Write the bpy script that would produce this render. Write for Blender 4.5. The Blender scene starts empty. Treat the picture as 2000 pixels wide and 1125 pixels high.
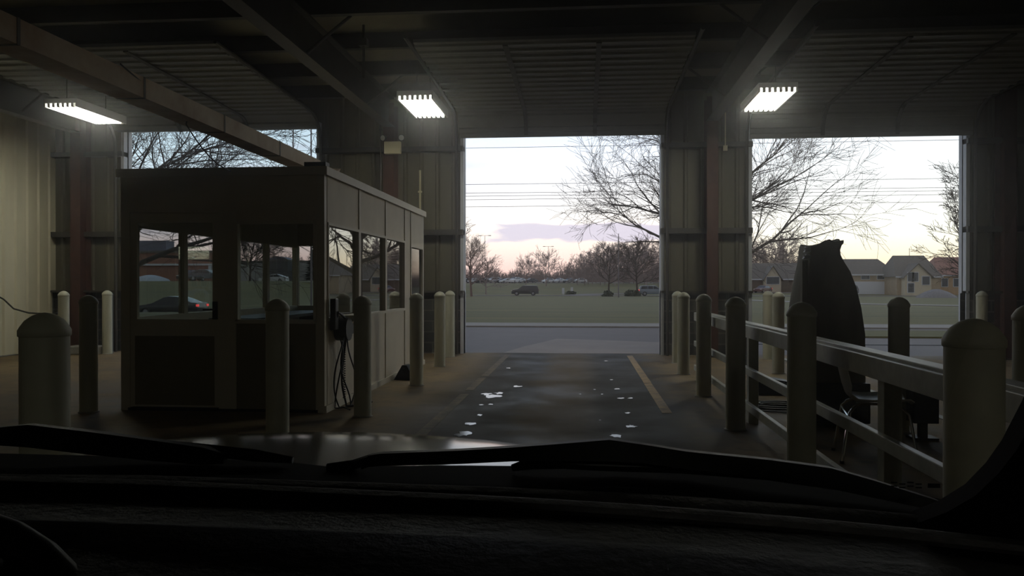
import bpy, bmesh, math, random
from mathutils import Vector, Matrix
C = bpy.context.scene.collection
SC = bpy.context.scene
PI = math.pi
R = math.radians

# ------------------------------------------------------------------ camera
F = 1550.0
YAW = R(5.16)
PITCH = math.atan(6.5 / F)
EYE = Vector((0.0, 0.0, 1.28))
cam_d = bpy.data.cameras.new('camera'); cam = bpy.data.objects.new('camera', cam_d); C.objects.link(cam)
cam.location = EYE
cam.rotation_euler = (PI / 2 - PITCH, 0, YAW)
cam_d.sensor_width = 36.0; cam_d.lens = 36.0 * F / 2000.0
cam_d.clip_start = 0.02; cam_d.clip_end = 2000
SC.camera = cam
ROT = cam.rotation_euler.to_matrix()

def ray(px, py):
    return ROT @ Vector(((px - 1000) / F, -(py - 562.5) / F, -1.0))
def at(px, py, Y):
    d = ray(px, py); return EYE + d * ((Y - EYE.y) / d.y)
def gnd(px, py, z=0.0):
    d = ray(px, py); return EYE + d * ((z - EYE.z) / d.z)

# ------------------------------------------------------------------ view + world
SC.view_settings.view_transform = 'Standard'
SC.view_settings.look = 'None'
SC.view_settings.gamma = 1.0
SC.view_settings.exposure = 0.0
try: SC.view_settings.use_curve_mapping = False
except Exception: pass
SC.cycles.max_bounces = 8
SC.cycles.transparent_max_bounces = 32
SC.cycles.sample_clamp_indirect = 4.0

LAMP_POWER = 25.0

def srgb(r, g, b):
    f = lambda c: (c / 255 / 12.92) if c / 255 <= 0.04045 else ((c / 255 + 0.055) / 1.055) ** 2.4
    return (f(r), f(g), f(b), 1.0)

def make_world():
    w = bpy.data.worlds.new('dusk_sky'); SC.world = w; w.use_nodes = True
    nt = w.node_tree; nt.nodes.clear(); N = nt.nodes.new; L = nt.links.new
    out = N('ShaderNodeOutputWorld'); bg = N('ShaderNodeBackground'); L(bg.outputs[0], out.inputs[0])
    tc = N('ShaderNodeTexCoord'); sp = N('ShaderNodeSeparateXYZ'); L(tc.outputs['Generated'], sp.inputs[0])
    def ramp(stops):
        r = N('ShaderNodeValToRGB'); e = r.color_ramp.elements
        e[0].position, e[0].color = stops[0]; e[1].position, e[1].color = stops[-1]
        for p, c in stops[1:-1]:
            k = e.new(p); k.color = c
        L(sp.outputs['Z'], r.inputs[0]); return r
    left = ramp([(0.0, srgb(190, 160, 160)), (0.03, srgb(226, 188, 184)), (0.07, srgb(214, 200, 205)), (0.13, srgb(196, 212, 222)), (0.22, srgb(178, 205, 222)), (0.5, srgb(132, 146, 170)), (1.0, srgb(100, 112, 138))])
    mid = ramp([(0.0, srgb(235, 190, 180)), (0.025, srgb(248, 214, 204)), (0.05, srgb(254, 234, 222)), (0.09, srgb(254, 248, 246)), (0.17, srgb(232, 238, 252)), (0.25, srgb(200, 220, 240)), (0.5, srgb(138, 150, 172)), (1.0, srgb(100, 112, 138))])
    right = ramp([(0.0, srgb(250, 214, 176)), (0.03, srgb(254, 238, 206)), (0.055, srgb(255, 250, 232)), (0.1, srgb(255, 255, 252)), (0.17, srgb(244, 248, 255)), (0.25, srgb(205, 225, 242)), (0.5, srgb(140, 152, 172)), (1.0, srgb(100, 112, 138))])
    def mr(src, a, b):
        m = N('ShaderNodeMapRange'); m.interpolation_type = 'SMOOTHSTEP'; L(src, m.inputs[0])
        m.inputs[1].default_value = a; m.inputs[2].default_value = b; return m.outputs[0]
    def mix(f, a, b):
        m = N('ShaderNodeMix'); m.data_type = 'RGBA'; L(f, m.inputs[0]); L(a, m.inputs[6]); L(b, m.inputs[7]); return m.outputs[2]
    def math_(op, a, b=None, vb=0.0):
        m = N('ShaderNodeMath'); m.operation = op; L(a, m.inputs[0])
        if b is not None: L(b, m.inputs[1])
        else: m.inputs[1].default_value = vb
        return m.outputs[0]
    c = mix(mr(sp.outputs['X'], -0.36, -0.12), left.outputs[0], mid.outputs[0])
    c = mix(mr(sp.outputs['X'], 0.05, 0.32), c, right.outputs[0])
    # darker sky behind the building (east, away from the sunset)
    back = N('ShaderNodeRGB'); back.outputs[0].default_value = srgb(138, 138, 142)
    c = mix(mr(sp.outputs['Y'], 0.3, -0.3), c, back.outputs[0])
    # long lavender cloud bank, soft noisy edge
    mp = N('ShaderNodeMapping'); mp.inputs['Scale'].default_value = (9, 9, 40); L(tc.outputs['Generated'], mp.inputs[0])
    nz = N('ShaderNodeTexNoise'); nz.inputs['Scale'].default_value = 2.0; nz.inputs['Detail'].default_value = 5; L(mp.outputs[0], nz.inputs[0])
    off = math_('MULTIPLY', math_('SUBTRACT', nz.outputs['Fac'], vb=0.5), vb=0.022)
    zz = math_('ADD', sp.outputs['Z'], off)
    dz = math_('ABSOLUTE', math_('SUBTRACT', zz, vb=0.0655))
    mz = mr(dz, 0.0135, 0.0085)
    offx = math_('MULTIPLY', math_('SUBTRACT', nz.outputs['Fac'], vb=0.5), vb=0.12)
    xx = math_('ADD', sp.outputs['X'], offx)
    dx = math_('ABSOLUTE', math_('SUBTRACT', xx, vb=0.02))
    mx = mr(dx, 0.15, 0.12)
    cl = N('ShaderNodeRGB'); cl.outputs[0].default_value = srgb(206, 198, 214)
    c = mix(math_('MULTIPLY', math_('MULTIPLY', mz, mx), vb=0.9), c, cl.outputs[0])
    # faint lilac clouds towards the left
    m2 = N('ShaderNodeMapping'); m2.inputs['Scale'].default_value = (3, 3, 16); L(tc.outputs['Generated'], m2.inputs[0])
    n2 = N('ShaderNodeTexNoise'); n2.inputs['Scale'].default_value = 2.2; n2.inputs['Detail'].default_value = 6; L(m2.outputs[0], n2.inputs[0])
    f2 = math_('MULTIPLY', mr(n2.outputs['Fac'], 0.5, 0.72), mr(sp.outputs['X'], -0.05, -0.3))
    c2 = N('ShaderNodeRGB'); c2.outputs[0].default_value = srgb(160, 152, 172)
    c = mix(math_('MULTIPLY', f2, vb=0.6), c, c2.outputs[0])
    L(c, bg.inputs[0]); bg.inputs[1].default_value = 1.4
make_world()

# ------------------------------------------------------------------ materials
MATS = {}
def mat(name, col, rough=0.7, metal=0.0, var=0.0, scale=8.0, bump=0.0, col2=None, emit=None, estr=0.0, stretch=(1, 1, 1), spec=None):
    if name in MATS: return MATS[name]
    m = bpy.data.materials.new(name); m.use_nodes = True; nt = m.node_tree
    p = nt.nodes['Principled BSDF']; N = nt.nodes.new; L = nt.links.new
    p.inputs['Base Color'].default_value = col if len(col) == 4 else (*col, 1)
    p.inputs['Roughness'].default_value = rough; p.inputs['Metallic'].default_value = metal
    if spec is not None: p.inputs['Specular IOR Level'].default_value = spec
    if var > 0 or col2 is not None or bump > 0:
        tc = N('ShaderNodeTexCoord'); mp = N('ShaderNodeMapping'); mp.inputs['Scale'].default_value = stretch
        L(tc.outputs['Object'], mp.inputs[0])
        nz = N('ShaderNodeTexNoise'); nz.inputs['Scale'].default_value = scale; nz.inputs['Detail'].default_value = 6
        nz.inputs['Roughness'].default_value = 0.62; L(mp.outputs[0], nz.inputs[0])
        r = N('ShaderNodeValToRGB'); r.color_ramp.elements[0].position = 0.35; r.color_ramp.elements[1].position = 0.68
        c = Vector(col[:3]); d = Vector(col2[:3]) if col2 is not None else c * (1 - var)
        r.color_ramp.elements[0].color = (*d, 1)
        r.color_ramp.elements[1].color = (*(c if col2 is not None else c * (1 + var * 0.5)), 1)
        L(nz.outputs['Fac'], r.inputs[0]); L(r.outputs[0], p.inputs['Base Color'])
        if bump > 0:
            b = N('ShaderNodeBump'); b.inputs['Strength'].default_value = bump; b.inputs['Distance'].default_value = 0.02
            L(nz.outputs['Fac'], b.inputs['Height']); L(b.outputs[0], p.inputs['Normal'])
    if emit is not None:
        p.inputs['Emission Color'].default_value = emit if len(emit) == 4 else (*emit, 1)
        p.inputs['Emission Strength'].default_value = estr
    MATS[name] = m; return m

def glass_mat(name, tint=(0.8, 0.85, 0.83), refl=1.0):
    if name in MATS: return MATS[name]
    m = bpy.data.materials.new(name); m.use_nodes = True; nt = m.node_tree; nt.nodes.clear(); N = nt.nodes.new; L = nt.links.new
    o = N('ShaderNodeOutputMaterial'); mx = N('ShaderNodeMixShader'); t = N('ShaderNodeBsdfTransparent'); g = N('ShaderNodeBsdfGlossy')
    t.inputs[0].default_value = (*tint, 1); g.inputs['Roughness'].default_value = 0.01; g.inputs[0].default_value = (0.9, 0.9, 0.9, 1)
    fr = N('ShaderNodeFresnel'); fr.inputs[0].default_value = 1.52
    mu = N('ShaderNodeMath'); mu.operation = 'MULTIPLY'; mu.inputs[1].default_value = refl; mu.use_clamp = True; L(fr.outputs[0], mu.inputs[0])
    ge = N('ShaderNodeNewGeometry'); iv = N('ShaderNodeMath'); iv.operation = 'SUBTRACT'; iv.inputs[0].default_value = 1.0; L(ge.outputs['Backfacing'], iv.inputs[1])
    m3 = N('ShaderNodeMath'); m3.operation = 'MULTIPLY'; L(mu.outputs[0], m3.inputs[0]); L(iv.outputs[0], m3.inputs[1]); mu = m3
    L(mu.outputs[0], mx.inputs[0]); L(t.outputs[0], mx.inputs[1]); L(g.outputs[0], mx.inputs[2]); L(mx.outputs[0], o.inputs[0])
    MATS[name] = m; return m

def clear_mat(name, tint):
    m = bpy.data.materials.new(name); m.use_nodes = True; nt = m.node_tree; nt.nodes.clear()
    o = nt.nodes.new('ShaderNodeOutputMaterial'); t = nt.nodes.new('ShaderNodeBsdfTransparent'); t.inputs[0].default_value = (*tint, 1)
    nt.links.new(t.outputs[0], o.inputs[0]); MATS[name] = m; return m

# ------------------------------------------------------------------ mesh builder
class MB:
    def __init__(s): s.v = []; s.f = []
    def add(s, vs, fs):
        n = len(s.v); s.v += [tuple(v) for v in vs]; s.f += [tuple(i + n for i in f) for f in fs]; return s
    def box(s, x0, x1, y0, y1, z0, z1):
        vs = [(x, y, z) for z in (z0, z1) for y in (y0, y1) for x in (x0, x1)]
        return s.add(vs, [(0, 2, 3, 1), (4, 5, 7, 6), (0, 1, 5, 4), (2, 6, 7, 3), (0, 4, 6, 2), (1, 3, 7, 5)])
    def cbox(s, c, d): return s.box(c[0] - d[0] / 2, c[0] + d[0] / 2, c[1] - d[1] / 2, c[1] + d[1] / 2, c[2] - d[2] / 2, c[2] + d[2] / 2)
    def obox(s, M, x0, x1, y0, y1, z0, z1):
        vs = [M @ Vector((x, y, z)) for z in (z0, z1) for y in (y0, y1) for x in (x0, x1)]
        return s.add(vs, [(0, 2, 3, 1), (4, 5, 7, 6), (0, 1, 5, 4), (2, 6, 7, 3), (0, 4, 6, 2), (1, 3, 7, 5)])
    def tube(s, pts, r, n=8, cap=True):
        pts = [Vector(p) for p in pts]; k = len(pts)
        rs = r if isinstance(r, (list, tuple)) else [r] * k
        up = None; rings = []
        for i, p in enumerate(pts):
            t = (pts[min(i + 1, k - 1)] - pts[max(i - 1, 0)])
            if t.length < 1e-9: t = Vector((0, 0, 1))
            t.normalize()
            if up is None:
                a = Vector((0, 0, 1)) if abs(t.z) < 0.9 else Vector((1, 0, 0)); up = t.cross(a).normalized()
            up = (up - t * up.dot(t)).normalized(); w = t.cross(up)
            rings.append([p + (up * math.cos(2 * PI * j / n) + w * math.sin(2 * PI * j / n)) * rs[i] for j in range(n)])
        vs = [v for rg in rings for v in rg]; fs = []
        for i in range(k - 1):
            for j in range(n):
                a, b = i * n + j, i * n + (j + 1) % n; fs.append((a, b, b + n, a + n))
        if cap: fs += [tuple(range(n))[::-1], tuple((k - 1) * n + j for j in range(n))]
        return s.add(vs, fs)
    def lathe(s, prof, n=20, c=(0, 0, 0)):
        vs = []; fs = []
        for r, z in prof:
            vs += [(c[0] + r * math.cos(2 * PI * j / n), c[1] + r * math.sin(2 * PI * j / n), c[2] + z) for j in range(n)]
        for i in range(len(prof) - 1):
            for j in range(n):
                a, b = i * n + j, i * n + (j + 1) % n; fs.append((a, b, b + n, a + n))
        fs += [tuple(range(n))[::-1], tuple((len(prof) - 1) * n + j for j in range(n))]
        return s.add(vs, fs)
    def loft(s, rings, cap=True, close=True):
        n = len(rings[0]); vs = [v for rg in rings for v in rg]; fs = []
        for i in range(len(rings) - 1):
            for j in range(n if close else n - 1):
                a, b = i * n + j, i * n + (j + 1) % n; fs.append((a, b, b + n, a + n))
        if cap: fs += [tuple(range(n))[::-1], tuple((len(rings) - 1) * n + j for j in range(n))]
        return s.add(vs, fs)
    def prism(s, poly, lo, hi, axis='z'):
        n = len(poly)
        def m(a, b, h): return {'z': (a, b, h), 'y': (a, h, b), 'x': (h, a, b)}[axis]
        vs = [m(a, b, lo) for a, b in poly] + [m(a, b, hi) for a, b in poly]
        return s.add(vs, [tuple(range(n)), tuple(range(n, 2 * n))[::-1]] + [(j, j + n, (j + 1) % n + n, (j + 1) % n) for j in range(n)])
    def build(s, name, m=None, parent=None, smooth=False, loc=None, bevel=0.0):
        me = bpy.data.meshes.new(name); me.from_pydata(s.v, [], s.f); me.validate()
        bm = bmesh.new(); bm.from_mesh(me); bmesh.ops.recalc_face_normals(bm, faces=bm.faces); bm.to_mesh(me); bm.free()
        if smooth:
            for p in me.polygons: p.use_smooth = True
            try: me.set_sharp_from_angle(angle=R(38))
            except Exception: pass
        if m is not None: me.materials.append(m)
        o = bpy.data.objects.new(name, me); C.objects.link(o)
        if loc is not None: o.location = loc
        if parent is not None: o.parent = parent
        if bevel > 0:
            b = o.modifiers.new('bevel', 'BEVEL'); b.width = bevel; b.segments = 2; b.limit_method = 'ANGLE'
        return o

def tag(o, label=None, cat=None, group=None, kind=None):
    if label: o['label'] = label
    if cat: o['category'] = cat
    if group: o['group'] = group
    if kind: o['kind'] = kind
    return o
def empty(name, loc=(0, 0, 0), rz=0.0, label=None, cat=None, group=None, kind=None):
    o = bpy.data.objects.new(name, None); C.objects.link(o); o.location = loc; o.rotation_euler = (0, 0, rz); o.empty_display_size = 0.2
    return tag(o, label, cat, group, kind)
def copy_tree(o, parent=None):
    kids = list(o.children)
    c = o.copy(); C.objects.link(c)
    if parent is not None: c.parent = parent
    for k in kids: copy_tree(k, c)
    return c

# shared materials
M_PANEL = mat('lit_wall_steel', srgb(222, 214, 184), 0.5, 0.0, 0.12, 2.0, stretch=(1, 1, 0.25))  # left wall sheeting, lamp-lit brightness put into the colour
M_PANEL_SHADE = mat('shaded_wall_steel', srgb(98, 93, 75), 0.6, 0.0, 0.2, 2.0, stretch=(1, 1, 0.25))  # same sheeting on the other walls, shade put into the colour
M_BLOCK = mat('grey_block', srgb(92, 92, 86), 0.9, 0, 0.25, 6, 0.2)
M_RED = mat('red_oxide_steel', srgb(74, 46, 36), 0.7, 0, 0.3, 5)
M_DARKSTEEL = mat('dark_steel', srgb(70, 66, 58), 0.6, 0.2, 0.2, 5)
M_ROOF = mat('roof_insulation', srgb(120, 116, 98), 0.8, 0, 0.12, 2)
M_DOOR = mat('door_steel', srgb(118, 118, 112), 0.45, 0.1, 0.1, 3)
M_TRIM = mat('white_trim', srgb(205, 208, 212), 0.5, 0, 0.05, 4)
M_BOOTH = mat('booth_panel', srgb(206, 194, 172), 0.6, 0, 0.08, 3)
M_BOOTHF = mat('booth_frame', srgb(205, 196, 176), 0.5, 0, 0.06, 4)
M_KICK = mat('booth_kick_panel', srgb(132, 122, 96), 0.7, 0, 0.1, 3)
M_GLASS = glass_mat('booth_glass', (0.86, 0.89, 0.88), 2.1)
M_BOLL = mat('bollard_cream', srgb(182, 180, 158), 0.55, 0, 0.1, 4)
M_BLACK = mat('black_plastic', srgb(20, 20, 20), 0.5)
M_RUBBER = mat('black_rubber', srgb(24, 24, 24), 0.8)
M_CHROME = mat('chrome', (0.75, 0.75, 0.75, 1), 0.15, 1.0)
M_RAIL = mat('rail_paint', srgb(196, 196, 184), 0.4, 0, 0.18, 9)
M_CONC = mat('old_concrete', srgb(150, 146, 136), 0.85, 0, 0.2, 3, 0.1)

# ------------------------------------------------------------------ floor
YW = 14.6     # inner face of the end wall
XL, XR, YB = -10.3, 9.3, -7.0
def floor_material():
    m = bpy.data.materials.new('lane_floor'); m.use_nodes = True; nt = m.node_tree; p = nt.nodes['Principled BSDF']; N = nt.nodes.new; L = nt.links.new
    tc = N('ShaderNodeTexCoord'); sp = N('ShaderNodeSeparateXYZ'); L(tc.outputs['Object'], sp.inputs[0])
    nz = N('ShaderNodeTexNoise'); nz.inputs['Scale'].default_value = 0.9; nz.inputs['Detail'].default_value = 9; nz.inputs['Roughness'].default_value = 0.65; L(tc.outputs['Object'], nz.inputs[0])
    r = N('ShaderNodeValToRGB'); e = r.color_ramp.elements; e[0].position = .36; e[0].color = srgb(88, 70, 44); e[1].position = .62; e[1].color = srgb(132, 114, 84)
    L(nz.outputs['Fac'], r.inputs[0])
    # oily asphalt-black wheel lane between worn edge lines
    def m_(op, a, b=None, v=0.0):
        k = N('ShaderNodeMath'); k.operation = op; L(a, k.inputs[0])
        if b is not None: L(b, k.inputs[1])
        else: k.inputs[1].default_value = v
        return k.outputs[0]
    wob = m_('MULTIPLY', m_('SUBTRACT', nz.outputs['Fac'], v=.5), v=.7)
    xx = m_('ADD', sp.outputs['X'], wob)
    def band(c, h, s):
        d = m_('ABSOLUTE', m_('SUBTRACT', xx, v=c)); k = N('ShaderNodeMapRange'); k.interpolation_type = 'SMOOTHSTEP'; L(d, k.inputs[0])
        k.inputs[1].default_value = h + s; k.inputs[2].default_value = h; return k.outputs[0]
    def mixc(f, a, colr):
        k = N('ShaderNodeMix'); k.data_type = 'RGBA'; L(f, k.inputs[0]); L(a, k.inputs[6]); k.inputs[7].default_value = colr; return k.outputs[2]
    c = mixc(m_('MULTIPLY', band(-.26, 1.15, .5), v=.75), r.outputs[0], srgb(58, 50, 38))
    c = mixc(m_('MULTIPLY', band(-.26, .12, .3), v=.55), c, srgb(92, 74, 42))
    c = mixc(m_('MULTIPLY', band(-1.0, .22, .3), v=.7), c, srgb(34, 33, 32))
    c = mixc(m_('MULTIPLY', band(.52, .22, .3), v=.7), c, srgb(34, 33, 32))
    n2 = N('ShaderNodeTexNoise'); n2.inputs['Scale'].default_value = 5; n2.inputs['Detail'].default_value = 5; L(tc.outputs['Object'], n2.inputs[0])
    st = N('ShaderNodeMapRange'); L(n2.outputs['Fac'], st.inputs[0]); st.inputs[1].default_value = .55; st.inputs[2].default_value = .75
    c = mixc(m_('MULTIPLY', st.outputs[0], v=.5), c, srgb(60, 52, 42))
    L(c, p.inputs['Base Color'])
    rr = N('ShaderNodeMapRange'); L(nz.outputs['Fac'], rr.inputs[0]); rr.inputs[1].default_value = .35; rr.inputs[2].default_value = .65; rr.inputs[3].default_value = .6; rr.inputs[4].default_value = .95
    L(rr.outputs[0], p.inputs['Roughness']); p.inputs['Specular IOR Level'].default_value = .3
    b = N('ShaderNodeBump'); b.inputs['Strength'].default_value = .15; b.inputs['Distance'].default_value = .01; L(n2.outputs['Fac'], b.inputs['Height']); L(b.outputs[0], p.inputs['Normal'])
    return m
fl = MB().box(XL - .3, XR + .3, YB - .3, YW + .25, -0.2, 0.0).build('floor', floor_material()); tag(fl, kind='structure')
tag(MB().box(XL, XR, -3.04, -3.0, -.001, .002).build('trim_9', M_DARKSTEEL), kind='structure')

# painted, worn edge lines on the lane (flat paint 2 mm thick, broken where worn)
M_YEL = mat('worn_yellow_paint', srgb(168, 136, 80), .7, 0, 0, 9, col2=srgb(112, 92, 62))
M_YEL2 = mat('faded_yellow_paint', srgb(116, 100, 70), .8, 0, 0, 5, col2=srgb(62, 54, 42))
def stripe(x, segs, name, lab, m=M_YEL):
    mb = MB()
    for a, b in segs: mb.prism([(x - .05, a), (x + .05, a + .02), (x + .045, b), (x - .055, b - .03)], 0.0, 0.003)
    tag(mb.build(name, m), lab, 'lane marking')
stripe(.83, [(8.0, 10.4), (10.42, 14.45)], 'lane_line', 'worn yellow painted line along the right edge of the lane')
stripe(.86, [(3.9, 6.2)], 'lane_line', 'short dull yellow line remnant on the floor just beyond the right wiper')
stripe(-1.38, [(4.2, 6.0), (6.2, 9.2), (9.5, 10.8), (11.0, 14.4)], 'lane_line', 'faint worn yellow painted line along the left edge of the lane', M_YEL2)

# ------------------------------------------------------------------ far wall with three bay openings
OP = [(-8.82, -5.01, 4.26), (-2.216, 1.39, 4.26), (3.007, 6.67, 4.26)]
def ribbed_x(mb, x0, x1, z0, z1, y, t=0.04, rib=0.305, d=0.03):
    """corrugated sheet facing -Y, trapezoid ribs proud of the sheet"""
    pts = [x0]; prof = [(x0, y)]
    x = x0 + rib * 0.5
    while x < x1 - .08:
        prof += [(x - .045, y), (x - .02, y - d), (x + .02, y - d), (x + .045, y)]; x += rib
    prof.append((x1, y)); prof += [(x1, y + t), (x0, y + t)]
    mb.prism(prof, z0, z1)
def ribbed_y(mb, y0, y1, z0, z1, x, sgn=1, t=0.04, rib=0.305, d=0.03):
    prof = [(x, y0)]; y = y0 + rib * .5
    while y < y1 - .08:
        prof += [(x, y - .045), (x + sgn * d, y - .02), (x + sgn * d, y + .02), (x, y + .045)]; y += rib
    prof.append((x, y1)); prof += [(x - sgn * t, y1), (x - sgn * t, y0)]
    mb.prism(prof, z0, z1)
ZR = 4.95
wf = empty('wall_far', (0, YW, 0), kind='structure')
segs = [(XL, OP[0][0]), (OP[0][1], OP[1][0]), (OP[1][1], OP[2][0]), (OP[2][1], XR)]
def block_mat():
    m = bpy.data.materials.new('block_wall'); m.use_nodes = True; nt = m.node_tree; p = nt.nodes['Principled BSDF']; N = nt.nodes.new; L = nt.links.new
    tc = N('ShaderNodeTexCoord'); mp = N('ShaderNodeMapping'); mp.inputs['Rotation'].default_value = (PI / 2, 0, 0); L(tc.outputs['Object'], mp.inputs[0])
    br = N('ShaderNodeTexBrick'); br.inputs['Scale'].default_value = 1.0; br.inputs['Brick Width'].default_value = .4; br.inputs['Row Height'].default_value = .2
    br.inputs['Mortar Size'].default_value = .012; br.inputs['Color1'].default_value = srgb(84, 84, 80); br.inputs['Color2'].default_value = srgb(66, 66, 64); br.inputs['Mortar'].default_value = srgb(120, 118, 108)
    L(mp.outputs[0], br.inputs[0]); L(br.outputs['Color'], p.inputs['Base Color']); p.inputs['Roughness'].default_value = .9
    return m
M_BLK = block_mat()
for a, b in segs:
    MB().box(a, b, -.02, .18, 0, 1.13).build('block_base', M_BLK, wf)
    mb = MB(); ribbed_x(mb, a, b, 1.13, ZR, .08); mb.build('corrugated_panel', M_PANEL_SHADE, wf)
    MB().box(a, b, -.11, .08, 2.2, 2.30).build('girt', M_DARKSTEEL, wf)
    MB().box(a, b, -.12, .08, 1.13, 1.17).build('girt', M_DARKSTEEL, wf)
    MB().box(a, b, -.11, .08, 3.75, 3.84).build('girt', M_DARKSTEEL, wf)
for a, b, h in OP:
    mb = MB(); ribbed_x(mb, a, b, h, ZR, .08); mb.build('header_panel', M_PANEL_SHADE, wf)
    MB().box(a - .06, a, -.04, .24, 0, h).build('jamb', M_TRIM, wf)
    MB().box(b, b + .06, -.04, .24, 0, h).build('jamb', M_TRIM, wf)
    MB().box(a - .06, b + .06, -.04, .24, h, h + .08).build('head_trim', M_TRIM, wf)
for x in (-9.6, -3.55, 2.26, 7.25):
    c = MB(); c.box(x - .1, x + .1, -.36, -.345, 0, 4.6); c.box(x - .1, x + .1, -.035, -.02, 0, 4.6); c.box(x - .006, x + .006, -.345, -.035, 0, 4.6)
    c.build('column', M_RED, wf)
    MB().box(x - .15, x + .15, -.41, .0, 0, .02).build('base_plate', M_DARKSTEEL, wf)

# left, right and back walls
wl = empty('wall_left', (XL, 0, 0), kind='structure')
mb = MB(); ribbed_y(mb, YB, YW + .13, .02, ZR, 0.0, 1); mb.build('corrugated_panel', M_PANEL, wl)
MB().box(-.1, 0.0, YB, YW - .01, 0, .02).build('sill_plate', M_CONC, wl)
wr = empty('wall_right', (XR, 0, 0), kind='structure')
mb = MB(); ribbed_y(mb, YB, YW - .01, 1.13, ZR, 0.0, -1); mb.build('corrugated_panel', M_PANEL_SHADE, wr)
MB().box(-.02, .18, YB, YW - .01, 0, 1.13).build('block_base', M_BLOCK, wr)
wb = MB(); ribbed_x(wb, XL, XR, 0, ZR, YB - .1); tag(wb.build('wall_back', M_PANEL_SHADE), kind='structure')

# ceiling: deck, purlins, rafters, bracing
ce = empty('ceiling', (0, 0, ZR), kind='structure')
MB().box(XL - .2, XR + .2, YB - .2, YW + .4, 0.0, .12).build('roof_deck', M_ROOF, ce)
y = 14.25
while y > YB:
    mb = MB(); mb.box(XL, XR, y - .01, y + .01, -.24, 0); mb.box(XL, XR, y - .1, y, -.25, -.235); mb.box(XL, XR, y, y + .09, -.012, 0.0)
    mb.build('purlin', M_DARKSTEEL, ce); y -= 1.45
for x in (-9.6, -3.55, 2.26, 8.2):
    mb = MB(); mb.box(x - .1, x + .1, YB, YW - .3, -.79, -.77); mb.box(x - .1, x + .1, YB, YW - .3, -.275, -.255); mb.box(x - .006, x + .006, YB, YW - .3, -.77, -.275)
    mb.build('rafter', M_DARKSTEEL, ce)
    for yy in (9.9, 12.8):
        for s in (-1, 1):
            MB().tube([(x + s * .02, yy, -.7), (x + s * .6, yy, -.24)], .02, 6).build('flange_brace', M_DARKSTEEL, ce)

# ------------------------------------------------------------------ overhead sectional doors, rolled up on curved tracks
def door_path(zb, zh=4.42, rad=.45):
    pts = [(0.14, zb)]                      # (distance inside wall, z)
    zc = zh - rad
    if zb < zc: pts.append((0.14, zc))
    a0 = 0 if zb < zc else math.asin(min(1, (zb - zc) / rad))
    for k in range(1, 13):
        a = a0 + (PI / 2 - a0) * k / 12; pts.append((0.14 + rad - rad * math.cos(a), zc + rad * math.sin(a)))
    pts.append((4.3, zh + .1))
    return pts
def along(pts, s):
    for (a, b) in zip(pts, pts[1:]):
        L_ = math.dist(a, b)
        if s <= L_: t = s / L_; return (a[0] + (b[0] - a[0]) * t, a[1] + (b[1] - a[1]) * t), ((b[0] - a[0]) / L_, (b[1] - a[1]) / L_)
        s -= L_
    a, b = pts[-2], pts[-1]; L_ = math.dist(a, b); return (b[0] + (b[0] - a[0]) / L_ * s, b[1] + (b[1] - a[1]) / L_ * s), ((b[0] - a[0]) / L_, (b[1] - a[1]) / L_)
for n, ((a, b, h), zb) in enumerate(zip(OP, (4.19, 3.975, 3.88))):
    D = empty('door_%d' % (n + 1), ((a + b) / 2, YW, 0), kind='structure'); w = (b - a) / 2 + .06
    path = door_path(zb)
    for k in range(8):
        mb = MB(); ring = []
        s0, s1 = k * .53, k * .53 + .525
        q = s0; prof = []
        steps = 28
        for i in range(steps + 1):
            s = s0 + (s1 - s0) * i / steps
            (d, z), (td, tz) = along(path, s)
            nd, nz = tz, -td                  # towards the room / down
            ph = (i % 7); off = .028 if (i % 14) in (5, 6, 7, 8, 9) else 0
            if i in (0, steps): off = -.006
            prof.append((d + nd * off, z + nz * off, nd, nz))
        poly = [(-p[0], p[1]) for p in prof] + [(-(p[0] - p[2] * .045), p[1] - p[3] * .045) for p in reversed(prof)]
        mb.prism([(x, z) for x, z in poly], -w, w, 'x')
        mb.build('door_panel', M_DOOR, D)
    for xs in (-w * .34, w * .33):
        mb = MB(); pts = []
        for i in range(40):
            (d, z), (td, tz) = along(path, .05 + i * .105); pts.append((d + tz * .025, z - td * .025))
        rings = [[(xs - .035, -d, z), (xs + .035, -d, z), (xs + .035, -(d + .004), z - .02), (xs - .035, -(d + .004), z - .02)] for d, z in pts]
        mb.loft(rings); mb.build('hinge_stile', M_DARKSTEEL, D)
    for s in (-1, 1):
        mb = MB(); pts = [(s * (w + .05), -.14, .0), (s * (w + .05), -.14, 3.9)]
        for k in range(1, 9):
            an = PI / 2 * k / 8; pts.append((s * (w + .05), -(.14 + .52 - .52 * math.cos(an)), 3.9 + .52 * math.sin(an)))
        pts.append((s * (w + .05), -4.4, 4.52)); mb.tube(pts, .028, 6); mb.build('track', M_DARKSTEEL, D)

# ------------------------------------------------------------------ fluorescent fixtures
M_TUBE = mat('lit_tube', (1, 1, 1, 1), .5, emit=(1.0, 0.97, 0.86), estr=LAMP_POWER)
M_LAMPBODY = mat('white_enamel', srgb(225, 225, 220), .4)
def make_lamp():
    t = empty('ceiling_lamp')
    mb = MB(); mb.box(-.26, .26, -.66, .66, .05, .12); mb.box(-.27, -.245, -.66, .66, -.01, .12); mb.box(.245, .27, -.66, .66, -.01, .12)
    mb.build('housing', M_LAMPBODY, t, bevel=.004)
    for i in range(6):
        x = -.19 + .076 * i
        MB().tube([(x, -.6, 0.01), (x, .6, 0.01)], .021, 8).build('tube', M_TUBE, t)
        MB().box(x - .02, x + .02, -.655, -.605, -.01, .05).build('tube_socket', M_LAMPBODY, t); MB().box(x - .02, x + .02, .605, .655, -.01, .05).build('tube_socket', M_LAMPBODY, t)
    for s in (-1, 1): MB().tube([(0, s * .5, .12), (0, s * .5, .60)], .006, 5).build('hanger', M_DARKSTEEL, t)
    return t
lamp = make_lamp()
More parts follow.
